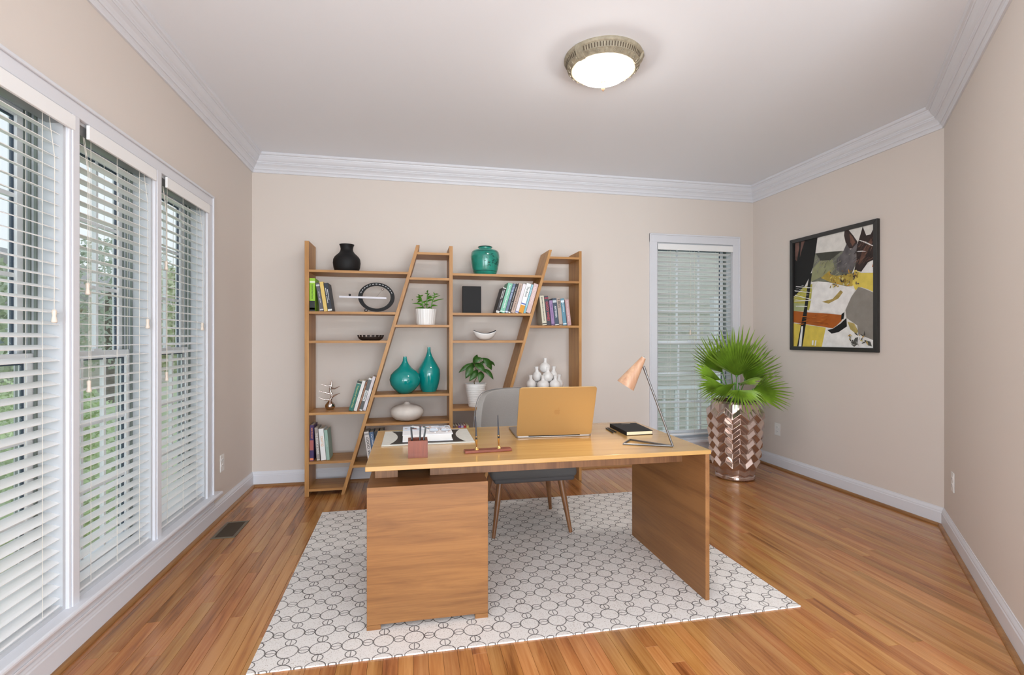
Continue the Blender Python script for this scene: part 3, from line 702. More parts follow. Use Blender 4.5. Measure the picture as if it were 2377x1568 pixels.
lathe_thing('vase', closed([(.056, 0), (.092, .0355), (.118, .0724), (.127, .113), (.117, .154), (.092, .183), (.055, .213), (.032, .242), (.019, .268), (.0145, .300), (.0148, .304)], .003), (-.046, 4.255, .7862), M_TEAL, 'wide teal teardrop vase with a narrow neck on the middle shelf', 'vase', 56)
lathe_thing('vase', closed([(.060, 0), (.075, .03), (.087, .07), (.094, .11), (.096, .15), (.093, .19), (.0715, .229), (.049, .266), (.028, .304), (.0155, .341), (.0128, .376), (.0130, .380)], .003), (.155, 4.353, .7862), M_TEAL, 'taller slim teal vase behind the wide teardrop vase', 'vase', 56)
sq = mat('chalky_white_glaze', (224, 216, 208), .5, var=.05, vscale=25, bump=.3, bscale=120)
lathe_thing('squat_vase', closed([(.062, 0), (.095, .010), (.118, .028), (.134, .050), (.1385, .068), (.134, .088), (.118, .108), (.092, .121), (.060, .129), (.034, .135), (.026, .142), (.020, .152), (.012, .156)], .003), (-.029, 4.272, .5585), sq, 'chalky white flattened round vase on the shelf under the teal vases', 'vase', 56)
# silver coral ornament
co = empty('coral_ornament', (-.650, 4.325, .6575), 'polished silver branching coral ornament on the lower left shelf', 'ornament')
cx, cy, cz = -.650, 4.325, .6575
def cp(X_, Z_, d=0): return (cx+(X_-358)*.000714, cy+d, cz+(540-Z_)*.000714)
MB().lathe([(.020, 0), (.034, .008), (.0405, .024), (.038, .040), (.028, .055), (.015, .068), (.010, .080)], (cx, cy, cz), 32).build('base', M_CHROME, co, smooth=True, ang=80)
MB().tube([cp(358, 440), cp(375, 400), cp(380, 370), cp(362, 335), cp(357, 305), cp(372, 270), cp(374, 235), cp(368, 200)], [.0105, .009, .009, .0085, .008, .0075, .006, .002], 14).build('stem', M_CHROME, co, smooth=True, ang=80)
for a, b_, c_ in [(((365, 268)), (320, 268), (265, 243)), ((368, 298), (410, 300), (470, 272)), ((366, 365), (310, 345), (242, 322)), ((372, 402), (410, 378), (470, 352)), ((362, 432), (300, 425), (240, 398))]:
    MB().tube([cp(*a), cp(*b_, -.01), cp(*c_, -.02)], [.009, .006, .0018], 10).build('branch', M_CHROME, co, smooth=True, ang=80)
# crown bowl
cb = empty('crown_bowl', (-.323, 4.27, 1.2255), 'low dark brown bowl with a notched rim on the upper left shelf', 'bowl')
MBR = mat('dark_bronze', (48, 38, 34), .45)
c0 = (-.323, 4.27, 1.2255)
MB().lathe([(.070, 0), (.086, .008), (.097, .018), (.103, .030), (.099, .030), (.092, .018), (.080, .010), (.001, .006)], c0, 54).build('bowl', MBR, cb, smooth=True, ang=50)
for k in range(18):
    a0 = 2*PI*k/18; mb = MB(); pts = []
    for t in range(4):
        a = a0+t*(PI/18)/3*1.05
        for r_, z in ((.099, .028), (.103, .028), (.107, .046), (.1025, .046)): pts.append((c0[0]+r_*math.cos(a), c0[1]+r_*math.sin(a), c0[2]+z))
    fs = [(0, 1, 2, 3), (15, 14, 13, 12)]
    for t in range(3):
        for q in range(4): fs.append((t*4+q, t*4+(q+1) % 4, t*4+4+(q+1) % 4, t*4+4+q))
    mb.add(pts, fs).build('rim_tooth', MBR, cb)
# white curved bowl
wb = empty('curved_bowl', (.628, 4.27, 1.2255), 'white boat-shaped bowl with dark inside on the upper middle shelf', 'bowl')
def boat(off, name, m):
    mb = MB(); N, K = 48, 10; v = []
    for k in range(K+1):
        for i in range(N):
            th = 2*PI*i/N; A = R(64+17*abs(math.cos(th))**2.2)*k/K; A = max(A, .001)
            v.append((.628+(.103-off)*math.sin(A)*math.cos(th), 4.27+(.070-off)*math.sin(A)*math.sin(th), 1.2255+.0022+off+(.098)*(1-math.cos(A))))
    f = [(k*N+i, k*N+(i+1) % N, (k+1)*N+(i+1) % N, (k+1)*N+i) for k in range(K) for i in range(N)]
    mb.add(v, f)
    o = mb.build(name, m, wb, smooth=True, ang=180); 
    s_ = o.modifiers.new('s', 'SOLIDIFY'); s_.thickness = .0025; s_.offset = 0
boat(0, 'shell', M_WCER); boat(.004, 'lining', mat('dark_lining', (58, 62, 72), .5))
# black box
tag(MB().box(.435, .595, 4.25, 4.29, 1.4563, 1.690).build('storage_box', M_BLACK, loc=(.515, 4.27, 1.456), bevel=.002), 'plain upright black box on the upper middle shelf', 'box')
# ring ornament
ro = empty('ring_ornament', (-.275, 4.25, 1.4562), 'black ring desk ornament crossed by a white bar on the top left shelf', 'ornament')
def rp(X_, Z_): return (-.275+(X_-887)*.000349, 1.4562+.002+(826-Z_)*.000349+.006)
N = 72; v = []; f = []
for i in range(N):
    a = 2*PI*i/N
    for s_, (ax, az) in enumerate(((415, 340), (323, 270))):
        x, z = rp(887+ax*math.cos(a), 487-az*math.sin(a)); z = max(z, 1.4563) 
        for yy in (4.235, 4.268): v.append((x, yy, z))
for i in range(N):
    j = (i+1) % N; a = i*4; b_ = j*4
    f += [(a, b_, b_+2, a+2), (a+1, a+3, b_+3, b_+1), (a, a+1, b_+1, b_), (a+2, b_+2, b_+3, a+3)]
MB().add(v, f).build('ring', M_BLACK, ro, smooth=True, ang=40)
for k in range(13):
    a = R(20+k*140/12); x, z = rp(887+370*math.cos(a), 487-306*math.sin(a)); t = math.atan2(-.8*math.cos(a), math.sin(a))
    M_ = Matrix.Translation((x, 4.2345, z)) @ Matrix.Rotation(-t, 4, 'Y')
    MB().tbox(M_, -.007, .007, -.0003, .0004, -.0022, .0022).build('scale_mark', flat((206, 206, 208)), ro)
x0, z0 = rp(55, 495); x1, z1 = rp(1118, 515)
MB().prism([(x0, z0-.008), (x1, z1-.008), (x1, z1+.008), (x0, z0+.008)], 4.214, 4.233, 'y').build('bar', flat((216, 214, 222)), ro, bevel=.001)
x, z = rp(290, 462); MB().ball((x, 4.224, z0+.016), .0095).build('black_ball', M_BLACKG, ro, smooth=True)
xa, za = rp(895, 485); xb, zb = rp(1030, 305); MB().tube([(xa, 4.224, za), (xb, 4.224, zb)], .0009, 6).build('rod', M_STEEL, ro); MB().ball((xb, 4.224, zb), .0085).build('rod_ball', M_CHROME, ro, smooth=True)
x, z = rp(655, 795); MB().ball((x, 4.217, 1.4563+.0147), .0147).build('silver_ball', M_STEEL, ro, smooth=True)
# pyramid of bottle vases
pv = empty('pyramid_vase', (1.17, 4.30, .7862), 'white cluster of small round bottle vases stacked as a pyramid', 'vase')
def bottle(x, y, z, r, lean=0, dirx=0):
    h = .043; prof = [(.02, -h), (r*.72, -h*.78), (r*.95, -h*.35), (r, 0), (r*.95, h*.38), (r*.78, h*.70), (r*.45, h*.93), (.019, h*1.02), (.0155, h*1.14), (.0150, h*1.35), (.0175, h*1.7), (.0205, h*1.98), (.018, h*1.98), (.012, h*1.6)]
    Mx = Matrix.Translation((x, y, z)) @ Matrix.Rotation(R(dirx), 4, 'Y') @ Matrix.Rotation(R(lean), 4, 'X')
    mb = MB().lathe(prof, (0, 0, 0), 32); mb.v = [tuple(Mx @ Vector(q)) for q in mb.v]
    mb.build('bottle', M_WCER, pv, smooth=True, ang=70)
for a in [(1.143, 4.245, .8305, .054, 3, -2), (1.254, 4.255, .8305, .051, 3, 3), (1.052, 4.315, .831, .045, 0, -5), (1.312, 4.34, .831, .045, 0, 5), (1.12, 4.365, .829, .045), (1.225, 4.37, .829, .045),
          (1.105, 4.305, .906, .040, 0, -6), (1.193, 4.275, .903, .048, 4, 0), (1.262, 4.33, .906, .042, 0, 4), (1.178, 4.31, .982, .050, 0, 2)]: bottle(*a)

# ---- leaves
def leaf(mb, base, tip, width, up=(0, 0, 1), sag=.15, n=7, fold=.25, blunt=False, m=0):
    b_ = Vector(base); t = Vector(tip); d = t-b_; L_ = d.length; d.normalize(); u = Vector(up); s_ = d.cross(u)
    if s_.length < .1: s_ = d.orthogonal()
    s_.normalize(); nn = s_.cross(d).normalized(); v = []
    for i in range(n+1):
        k = i/n; w = width*(math.sin(PI*min(k*.96+.02, 1)**(.55 if blunt else .85)))
        c = b_+d*L_*k-nn*L_*sag*(2*k-1)**2+nn*L_*sag
        v += [c+s_*w+nn*w*fold, c, c-s_*w+nn*w*fold]
    mb.add(v, [(i*3, i*3+1, i*3+4, i*3+3) for i in range(n)]+[(i*3+1, i*3+2, i*3+5, i*3+4) for i in range(n)], m)
def solid(o, t=.0008):
    s_ = o.modifiers.new('s', 'SOLIDIFY'); s_.thickness = t; return o
LF1 = mat('rubber_leaf', (52, 92, 36), .35, var=.35, vscale=30); LF2 = mat('succulent_leaf', (84, 140, 40), .4, var=.35, vscale=25)
STM = mat('green_stem', (96, 150, 62), .5); SOIL = mat('potting_soil', (52, 42, 34), .95, bump=1, bscale=90)
pp_ = empty('potted_plant', (.548, 4.262, .6575), 'broad-leaved plant in a ribbed white pot beside the chair back', 'plant')
prof = [(.058, 0)]
for k in range(12):
    z = .004+k*.0155; r_ = .059+.033*z/.199; prof += [(r_+.0015, z), (r_+.0022, z+.007), (r_+.0015, z+.0135), (r_, z+.0145)]
prof += [(.093, .196), (.092, .199), (.087, .199), (.085, .185)]
pot = MB().lathe(prof, (.548, 4.262, .6575), 48).build('pot', M_WCER, pp_, smooth=True, ang=50)
MB().lathe([(.085, .180), (.04, .186), (.001, .187)], (.548, 4.262, .6575), 24, capb=False).build('soil', SOIL, pp_, smooth=True)
def q4(X_, Z_, d=0): return (.541+(X_-410)*.000781, 4.262+d, .6575+.199+(430-Z_)*.000781)
MB().tube([q4(410, 450), q4(402, 415), q4(425, 380), q4(428, 320), q4(415, 260), q4(400, 210)], [.004, .004, .0035, .003, .003, .002], 8).build('stem', mat('brown_stem', (120, 104, 74), .7), pp_)
for a, b_, w, d0_, d1_ in [((385, 212), (232, 308), .020, 0, -.02), ((375, 225), (302, 372), .032, -.01, -.05), ((395, 215), (442, 116), .022, 0, .03), ((388, 200), (490, 152), .026, 0, -.02), ((405, 212), (515, 308), .032, -.01, -.06),
                     ((440, 285), (342, 402), .028, -.01, -.05), ((475, 298), (452, 418), .030, -.02, -.06), ((505, 272), (610, 388), .022, 0, -.03), ((498, 152), (602, 288), .034, .01, .02), ((560, 185), (648, 250), .014, .02, .06), ((430, 262), (560, 170), .012, .02, .05), ((400, 262), (385, 205), .024, .02, .05)]:
    mb = MB(); leaf(mb, q4(*a, d0_), q4(*b_, d1_), w, up=(.2, -1, .6), sag=.12); solid(mb.build('leaf', LF1, pp_, smooth=True, ang=180))
    if b_[0] > 500: MB().tube([q4(425, 290), q4(*a, d0_)], .0015, 6).build('stalk', LF1, pp_)
su = empty('succulent', (.125, 4.28, 1.3545), 'small bright green jade plant in a fluted white pot', 'plant')
c0 = (.125, 4.28, 1.3545); mb = MB(); SG = 96
for z, r_ in ((0, .076), (.134, .0935), (.136, .090), (.125, .088)):
    mb.v += [(c0[0]+(r_+(.0012 if k % 4 < 2 and z < .135 else 0))*math.cos(2*PI*k/SG), c0[1]+(r_+(.0012 if k % 4 < 2 and z < .135 else 0))*math.sin(2*PI*k/SG), c0[2]+z) for k in range(SG)]
for i in range(3):
    for k in range(SG): mb.f.append([i*SG+k, i*SG+(k+1) % SG, (i+1)*SG+(k+1) % SG, (i+1)*SG+k]); mb.mi.append(0)
mb.f.append(list(range(SG))); mb.mi.append(0)
mb.build('pot', M_WCER, su)
MB().lathe([(.088, .124), (.001, .128)], c0, 24, capb=False).build('soil', SOIL, su)
def q5(X_, Z_, d=0): return (.125+(X_-535)*.0002526, 4.28+d, 1.3545+.136+(850-Z_)*.0002526)
for pts in ([(575, 870), (575, 600), (590, 400), (610, 230)], [(440, 870), (430, 680), (395, 520), (350, 400)], [(710, 870), (745, 640), (800, 460), (850, 360)]):
    MB().tube([q5(*p) for p in pts], [.0045, .0045, .004, .002], 8).build('stem', STM, su, smooth=True)
for a, b_, w, d in [((590, 330), (500, 320), .006, 0), ((600, 300), (615, 205), .010, -.02), ((590, 420), (660, 330), .014, -.02), ((595, 470), (760, 420), .014, -.03), ((595, 500), (800, 470), .012, -.02), ((590, 590), (815, 545), .013, -.04), ((570, 600), (440, 600), .01, .02),
                    ((400, 500), (215, 450), .013, -.02), ((400, 540), (235, 560), .014, -.03), ((390, 560), (260, 630), .013, .01), ((430, 700), (90, 675), .011, -.02), ((370, 430), (270, 355), .007, .02), ((370, 430), (460, 370), .007, .02), ((390, 470), (290, 425), .013, -.03),
                    ((440, 760), (340, 740), .014, -.04), ((470, 730), (640, 720), .013, -.05), ((720, 740), (930, 745), .012, -.03), ((780, 600), (1130, 500), .008, -.01), ((800, 470), (1020, 375), .006, .02), ((840, 380), (790, 272), .006, 0), ((850, 350), (970, 335), .007, .01), ((820, 420), (760, 400), .012, -.02),
                    ((500, 820), (180, 830), .010, -.03), ((700, 800), (560, 830), .012, .03), ((100, 560), (90, 520), .004, 0), ((430, 620), (540, 670), .008, 0)]:
    mb = MB(); leaf(mb, q5(*a, 0), q5(*b_, d), w, up=(0, -.7, .7), sag=.06, blunt=True); solid(mb.build('leaf', LF2, su, smooth=True, ang=180), .002)

# ================================================================== DESK
ZD = .72
dk = empty('desk', (.6, 2.5, 0), 'wide oak desk with a cabinet on the left and a panel leg on the right', 'desk')
MB().box(-.182, 1.387, 2.112, 2.925, .7005, ZD).build('desktop', M_DESKT, dk, bevel=.002)
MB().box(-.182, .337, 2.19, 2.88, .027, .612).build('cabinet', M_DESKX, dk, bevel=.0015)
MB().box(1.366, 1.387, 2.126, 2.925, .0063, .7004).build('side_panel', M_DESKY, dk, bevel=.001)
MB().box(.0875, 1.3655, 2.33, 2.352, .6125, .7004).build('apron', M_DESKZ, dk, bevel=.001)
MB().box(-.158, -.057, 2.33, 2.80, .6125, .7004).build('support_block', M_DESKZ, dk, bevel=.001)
MB().box(.0875, .3, 2.78, 2.80, .6125, .7004).build('apron', M_DESKZ, dk, bevel=.001)
for x in (-.182, .280):
    for y in (2.19, 2.80): MB().box(x, x+.057, y, y+.06, .0063, .0265).build('foot', M_DESKX, dk)
# hand-fan of small items
mb = MB().box(-.139, .317, 2.497, 2.862, ZD+.0003, ZD+.0055)
bl = tag(mb.build('desk_blotter', mat('marble_board', (206, 204, 196), .45, var=.06, vscale=30), loc=(.09, 2.68, ZD), bevel=.001), 'pale marble blotter with a black centre lying on the left of the desk', 'blotter')
p = []
for k in range(13): t = -1+k/6; p.append((.272-.034*(1-t*t), 2.6795+.166*t))
for k in range(13): t = 1-k/6; p.append((-.100+.034*(1-t*t), 2.6795+.166*t))
MB().prism(p, ZD+.0055, ZD+.0062, 'z').build('black_centre', mat('blotter_black', (40, 32, 28), .6), bl)
# hardback on the blotter
hb = empty('hardback_book', (.09, 2.66, ZD+.0064), 'thick white hardback with a photo strip lying on the blotter', 'book')
z = ZD+.0064; MB().box(-.040, .212, 2.548, 2.795, z, z+.003).box(-.040, .212, 2.548, 2.795, z+.031, z+.034).build('cover', flat((232, 230, 232)), hb, bevel=.0008)
MB().prism([(2.550, z+.003), (2.550, z+.031), (2.79, z+.031), (2.79, z+.003)], -.038, .205, 'x').build('pages', mat('white_pages', (224, 220, 216), .9), hb, bevel=.001)
MB().box(-.0395, .2115, 2.672, 2.794, z+.034, z+.0343).build('photo_strip', flat((206, 214, 226)), hb)
rq = random.Random(4)
for k in range(26):
    x = -.036+rq.random()*.23; y = 2.68+rq.random()*.10; w_ = rq.uniform(.008, .035); c = rq.choice([(40, 30, 30), (190, 140, 100), (230, 200, 170), (60, 70, 84), (240, 240, 240), (120, 60, 40)])
    MB().box(x, min(x+w_, .210), y, y+rq.uniform(.004, .012), z+.0343, z+.0346+k*.00002).build('print', flat(c), hb)
MB().prism([(.052+.009*math.cos(t*.5), 2.775+.009*math.sin(t*.5)) for t in range(12)], z+.0343, z+.0354, 'z').build('print', flat((214, 30, 40)), hb)
MB().box(.068, .076, 2.75, 2.785, z+.0343, z+.0354).build('print', flat((30, 60, 44)), hb)
# eyeglasses on the book
eg = empty('eyeglasses', (.07, 2.66, z+.034), 'silver framed eyeglasses resting on the white hardback', 'glasses')
zz = z+.0358
for cx_ in (.118, .178):
    c = [(cx_+.026*math.cos(2*PI*k/20), 2.60+.004*math.cos(k), zz+.010+.011*math.sin(2*PI*k/20)) for k in range(21)]
    MB().tube(c, .0014, 6, caps=False).build('rim', M_CHROME, eg, smooth=True)
    MB().prism([(cx_+.0245*math.cos(2*PI*k/20), zz+.010+.0098*math.sin(2*PI*k/20)) for k in range(20)], 2.599, 2.6005, 'y').build('lens', glass('lens_glass', (235, 240, 245), .06), eg)
MB().tube([(.143, 2.60, zz+.012), (.148, 2.597, zz+.016), (.153, 2.60, zz+.012)], .0014, 6).build('bridge', M_CHROME, eg)
MB().tube([(.092, 2.601, zz+.012), (.06, 2.66, zz+.012), (.01, 2.735, zz+.010), (-.002, 2.75, zz+.001)], [.0022, .0028, .003, .002], 8).build('temple', M_WCER, eg, smooth=True)
MB().tube([(.204, 2.601, zz+.012), (.196, 2.68, zz+.010), (.185, 2.74, zz+.001)], [.002, .0022, .002], 8).build('temple', M_CHROME, eg, smooth=True)
# pencil cup
cu_ = empty('pencil_cup', (.0315, 2.27, ZD+.0002), 'square cherry wood pencil cup at the front left of the desk', 'pencil cup')
x0, x1, y0, y1, za, zb, t = -.011, .074, 2.229, 2.312, ZD+.0003, ZD+.075, .012
for b_ in ((x0, x1, y0, y0+t), (x0, x1, y1-t, y1), (x0, x0+t, y0+t, y1-t), (x1-t, x1, y0+t, y1-t)): MB().box(*b_, za, zb).build('side', M_CHERRY, cu_)
MB().box(x0+t, x1-t, y0+t, y1-t, za, za+.008).build('bottom', M_CHERRY, cu_)
for k, (a, b_, lab) in enumerate([((.012, 2.262, za+.0095), (.002, 2.285, ZD+.125), 'black pencil standing at the left in the wooden cup'), ((.040, 2.265, za+.0095), (.043, 2.290, ZD+.127), 'black pencil standing in the middle of the wooden cup'), ((.048, 2.262, za+.0095), (.066, 2.275, ZD+.124), 'black pencil leaning right in the wooden cup')]):
    o = MB().tube([a, b_], .0042, 6).build('pencil', M_BLACKG, loc=a); tag(o, lab, 'pencil', 'pencils in the wooden cup')
    d = (Vector(b_)-Vector(a)).normalized(); MB().tube([b_, Vector(b_)+d*.003], [.0042, .003], 6).build('end_cap', flat((60, 60, 64)), o)
# pen stand
ps = empty('pen_stand', (.354, 2.285, ZD), 'cherry wood pen base with two brass sockets on the front of the desk', 'pen stand')
MB().prism([(.243, 2.262), (.463, 2.276), (.460, 2.318), (.240, 2.304)], ZD+.0003, ZD+.0125, 'z').build('base', M_CHERRYX, ps, bevel=.002)
for x, y, lab in ((.299, 2.287, 'black and gold pen in the left socket of the pen stand'), (.404, 2.294, 'black and gold pen in the right socket of the pen stand')):
    MB().lathe([(.0095, 0), (.009, .002), (.0055, .006), (.004, .011), (.0048, .014)], (x, y, ZD+.0125), 20).build('socket', M_GOLD, ps, smooth=True)
    pn = empty('desk_pen', (x, y, ZD+.0268), lab, 'pen', 'pens in the pen stand')
    b_ = Vector((x, y, ZD+.0268)); d = Vector((-.05, -.08, 1)).normalized()
    MB().tube([b_, b_+d*.006, b_+d*.022, b_+d*.034], [.0015, .003, .0046, .0046], 14).build('nib_section', M_GOLD, pn, smooth=True, ang=60)
    MB().tube([b_+d*.034, b_+d*.044], .0048, 14).build('grip', M_BLACKG, pn, smooth=True, ang=60)
    MB().tube([b_+d*.044, b_+d*.048], .0050, 14).build('ring', M_GOLD, pn, smooth=True, ang=60)
    MB().tube([b_+d*.048, b_+d*.09, b_+d*.142], [.0046, .0032, .0019], 14).build('barrel', mat('pen_black', (48, 52, 62), .3), pn, smooth=True, ang=60)
# laptop
def rrect(w, h, r, n=5):
    p = []
    for cx_, cy_, a0 in ((w/2-r, h/2-r, 0), (-w/2+r, h/2-r, 90), (-w/2+r, -h/2+r, 180), (w/2-r, -h/2+r, 270)):
        for k in range(n+1): a = R(a0+90*k/n); p.append((cx_+r*math.cos(a), cy_+r*math.sin(a)))
    return p
LT = mat('rose_gold_aluminium', (178, 144, 94), .38, .5); LG = mat('laptop_deck', (150, 140, 132), .4, .6)
lp = empty('laptop', (0, 0, 0), 'open gold laptop seen from behind on the desk', 'laptop')
LW_, LD = .408, .285
p = rrect(LW_, LD, .014)
MB().prism([(a, b_+LD/2) for a, b_ in p], .0012, .0105, 'z').build('base', LG, lp, bevel=.0008)
kb = MB()
for r_ in range(5):
    for c in range(14): kb.box(-.165+c*.0237, -.165+c*.0237+.020, .055+r_*.0215, .055+r_*.0215+.018, .0105, .0117)
kb_o = kb.build('key', M_BLACKG, lp); kb_o['kind'] = 'stuff'
MB().box(-.172, .172, .05, .168, .0103, .0107).build('keyboard_well', M_BLACK, lp)
MB().box(-.06, .06, .18, .262, .0104, .0108).build('trackpad', LG, lp)
Ml = Matrix.Translation((0, .006, .011)) @ Matrix.Rotation(R(21), 4, 'X')
def lidp(poly, y0, y1, name, m, bev=0, seg=1):
    mb = MB().prism(poly, y0, y1, 'y'); mb.v = [tuple(Ml @ Vector(q)) for q in mb.v]; return mb.build(name, m, lp, bevel=bev)
lidp([(a, b_+LD/2) for a, b_ in rrect(LW_, LD, .014)], -.0045, 0, 'lid', LT, .0012)
lidp([(a, b_+LD/2) for a, b_ in rrect(LW_-.016, LD-.016, .006)], 0, .0006, 'screen', M_BLACKG)
MB().tube([(-.14, .004, .008), (.14, .004, .008)], .0045, 10).build('hinge', M_BLACK, lp)
EM = mat('lid_emblem', (172, 136, 88), .34, .5)
ap = [(0, .86), (.12, .90), (.28, .92), (.42, .86), (.52, .74), (.42, .66), (.37, .54), (.40, .42), (.54, .32), (.46, .14), (.34, -.02), (.24, -.06), (.12, -.02), (0, .0), (-.12, -.02), (-.24, -.06), (-.36, .02), (-.48, .18), (-.56, .38), (-.58, .56), (-.50, .76), (-.36, .89), (-.2, .91), (-.08, .87)]
s_ = .030; lidp([(x*s_+.004, z_*s_+.128) for x, z_ in ap], -.0049, -.0045, 'emblem', EM)
lf = [(.0, .98), (.03, 1.10), (.12, 1.22), (.24, 1.28), (.24, 1.16), (.16, 1.04)]
lidp([(x*s_+.004, z_*s_+.128) for x, z_ in lf], -.0049, -.0045, 'emblem_leaf', EM)
place(lp, (.749, 2.552, ZD), (0, 0, R(-2.8)))
# notebook and pens
nb = empty('notebook', (1.225, 2.64, ZD), 'black notebook with cream page edges at the right end of the desk', 'notebook')
c4 = [(1.140, 2.510), (1.297, 2.516), (1.314, 2.765), (1.152, 2.768)]
def inset(p, d): cx_ = sum(a for a, b_ in p)/4; cy_ = sum(b_ for a, b_ in p)/4; return [(a+(cx_-a)*d, b_+(cy_-b_)*d) for a, b_ in p]
MB().prism(c4, ZD+.0004, ZD+.003, 'z').prism(c4, ZD+.0195, ZD+.022, 'z').prism([c4[0], (1.143, 2.510), (1.155, 2.768), c4[3]], ZD+.003, ZD+.0195, 'z').build('cover', M_BLACK, nb, bevel=.0006)
MB().prism([(1.1435, 2.512), (1.294, 2.518), (1.310, 2.762), (1.1555, 2.765)], ZD+.003, ZD+.0195, 'z').build('pages', mat('cream_pages', (240, 222, 186), .8), nb)
MB().prism([(1.215, 2.738), (1.27, 2.740), (1.272, 2.752), (1.216, 2.750)], ZD+.022, ZD+.0223, 'z').build('label', flat((150, 132, 112)), nb)
for a, b_, lab in [((1.112, 2.735), (1.098, 2.590), 'black pen lying left of the other pen beside the notebook'), ((1.127, 2.745), (1.119, 2.600), 'black pen lying closer to the notebook')]:
    A = Vector((a[0], a[1], ZD+.0042)); B = Vector((b_[0], b_[1], ZD+.0042)); d = (B-A).normalized()
    o = MB().tube([A, A+d*.01, A+d*.02, B-d*.006, B], [.0008, .0028, .0038, .0038, .003], 12).build('ballpoint_pen', M_BLACKG, loc=A, smooth=True, ang=60); tag(o, lab, 'pen', 'pens beside the notebook')
    MB().tube([A+d*.075, A+d*.078], .0041, 12).build('ring', M_STEEL, o)
# desk lamp
dl = empty('desk_lamp', (1.14, 2.28, ZD), 'desk lamp with a wooden cone shade on a slanted steel rod', 'desk lamp')
zt = ZD+.0046
T0 = Vector((1.243, 2.207, zt)); T1 = Vector((1.028, 2.300, zt)); T2 = Vector((1.106, 2.393, zt))
MB().tube([T0, T1.lerp(T0, .02), T1, T1.lerp(T2, .04), T2, T2.lerp(T0, .03), T0], .0043, 10).build('base', M_STEEL, dl, smooth=True, ang=60)
TP = Vector((1.113, 2.245, 1.098))
MB().tube([T0+Vector((.0, 0, -.001)), TP], .0052, 12).build('rod', M_STEEL, dl, smooth=True, ang=60)
MB().tube([TP.lerp(T0, .06), TP+Vector((-.004, 0, .012))], .0062, 10).build('joint', M_STEEL, dl, smooth=True, ang=60)
MB().tube([TP+Vector((-.003, 0, .006)), Vector((1.098, 2.246, 1.104))], .003, 8).build('pivot', M_STEEL, dl)
A = Vector((1.105, 2.236, 1.152)); B = Vector((1.022, 2.262, 1.016)); d = (B-A)
mb = MB().tube([A, B], [.0115, .046], 40, caps=False); mb.tube([B-d*.001, A+d*.01], [.0447, .0108], 40, caps=False)
sh_ = mb.build('shade', wood('shade_wood', (146, 98, 70), (198, 160, 130), 'z', .9, .35, bump=.02), dl, smooth=True, ang=60, loc=A)
MB().tube([A-d*.006, A+d*.01], [.0105, .0115], 24).build('end_cap', mat('cream_cap', (240, 228, 208), .4), dl, smooth=True, ang=50)
MB().tube([A-d*.04, A-d*.004], .0018, 8).build('cord_stub', M_STEEL, dl)
MB().ball(A+d*.55, .016, seg=14, rings=8).build('bulb', mat('lamp_bulb', (255, 236, 200), .4, emit=(255, 214, 150), es=6), dl, smooth=True)
pl = bpy.data.lights.new('lamp_glow', 'SPOT'); pl.energy = 3.2; pl.color = (1, .86, .62); pl.spot_size = R(120); pl.spot_blend = .8; pl.shadow_soft_size = .02
po = bpy.data.objects.new('lamp_glow', pl); COL.objects.link(po); po.location = A+d*.78; po.rotation_euler = d.to_track_quat('-Z', 'Y').to_euler()

# ================================================================== CHAIR
ch = empty('office_chair', (.753, 3.25, .0063), 'grey upholstered shell chair with tapered wooden legs behind the desk', 'chair')
MB().box(.50, 1.014, 2.995, 3.50, .352, .385).build('seat_shell', mat('shaded_seat_underside', (72, 68, 68), .8), ch, smooth=True, bevel=.014, bseg=4)  # layer under the seat, its dark colour carries the under-desk shade
MB().box(.480, 1.030, 2.985, 3.50, .372, .440).build('seat', mat('shaded_grey_upholstery', (82, 79, 78), .95, bump=.5, bscale=700), ch, smooth=True, bevel=.030, bseg=5)  # seat fabric darker than the backrest: shade below the desk painted in
def bk(u, v, off=0):
    a = u*R(74); x = .753+(.300+off)*math.sin(a)/math.sin(R(74)); y = 3.575+off-.20*(1-math.cos(a))/(1-math.cos(R(74)))
    ztop = .876-.035*abs(u)**2-.20*abs(u)**7; zb = .40
    return (x*(1) , y+.03*v, zb+(ztop-zb)*v)
U, V = 24, 10; v = [bk(-1+2*i/U, j/V) for j in range(V+1) for i in range(U+1)]
f = [(j*(U+1)+i, j*(U+1)+i+1, (j+1)*(U+1)+i+1, (j+1)*(U+1)+i) for j in range(V) for i in range(U)]
b_ = MB().add(v, f).build('backrest', M_FABRIC, ch, smooth=True, ang=180); s_ = b_.modifiers.new('s', 'SOLIDIFY'); s_.thickness = .045; s_.offset = 0
s2 = b_.modifiers.new('b', 'BEVEL'); s2.width = .015; s2.segments = 3; s2.limit_method = 'ANGLE'; s2.angle_limit = R(50)
pts = [bk(-1, k/8, .025) for k in range(8)]+[bk(-1+2*i/24, 1, .025) for i in range(25)]+[bk(1, 1-k/8, .025) for k in range(1, 9)]
MB().tube(pts, .003, 6).build('piping', mat('grey_piping', (132, 130, 130), .9), ch, smooth=True)
for (tx, ty), (fx, fy) in (((.555, 3.10), (.503, 3.047)), ((.948, 3.10), (1.001, 3.042)), ((.948, 3.42), (.993, 3.487)), ((.555, 3.42), (.505, 3.487))):
    MB().tube([(fx, fy, .0072), ((fx+tx)/2, (fy+ty)/2, .18), (tx, ty, .352)], [.011, .017, .0215], 16).build('leg', M_CHLEG, ch, smooth=True, ang=60)
MB().box(.56, .945, 3.09, 3.12, .325, .3515).box(.56, .945, 3.40, 3.43, .325, .3515).box(.55, .58, 3.10, 3.42, .325, .3515).box(.925, .955, 3.10, 3.42, .325, .3515).build('seat_frame', M_CHLEG, ch, bevel=.003)

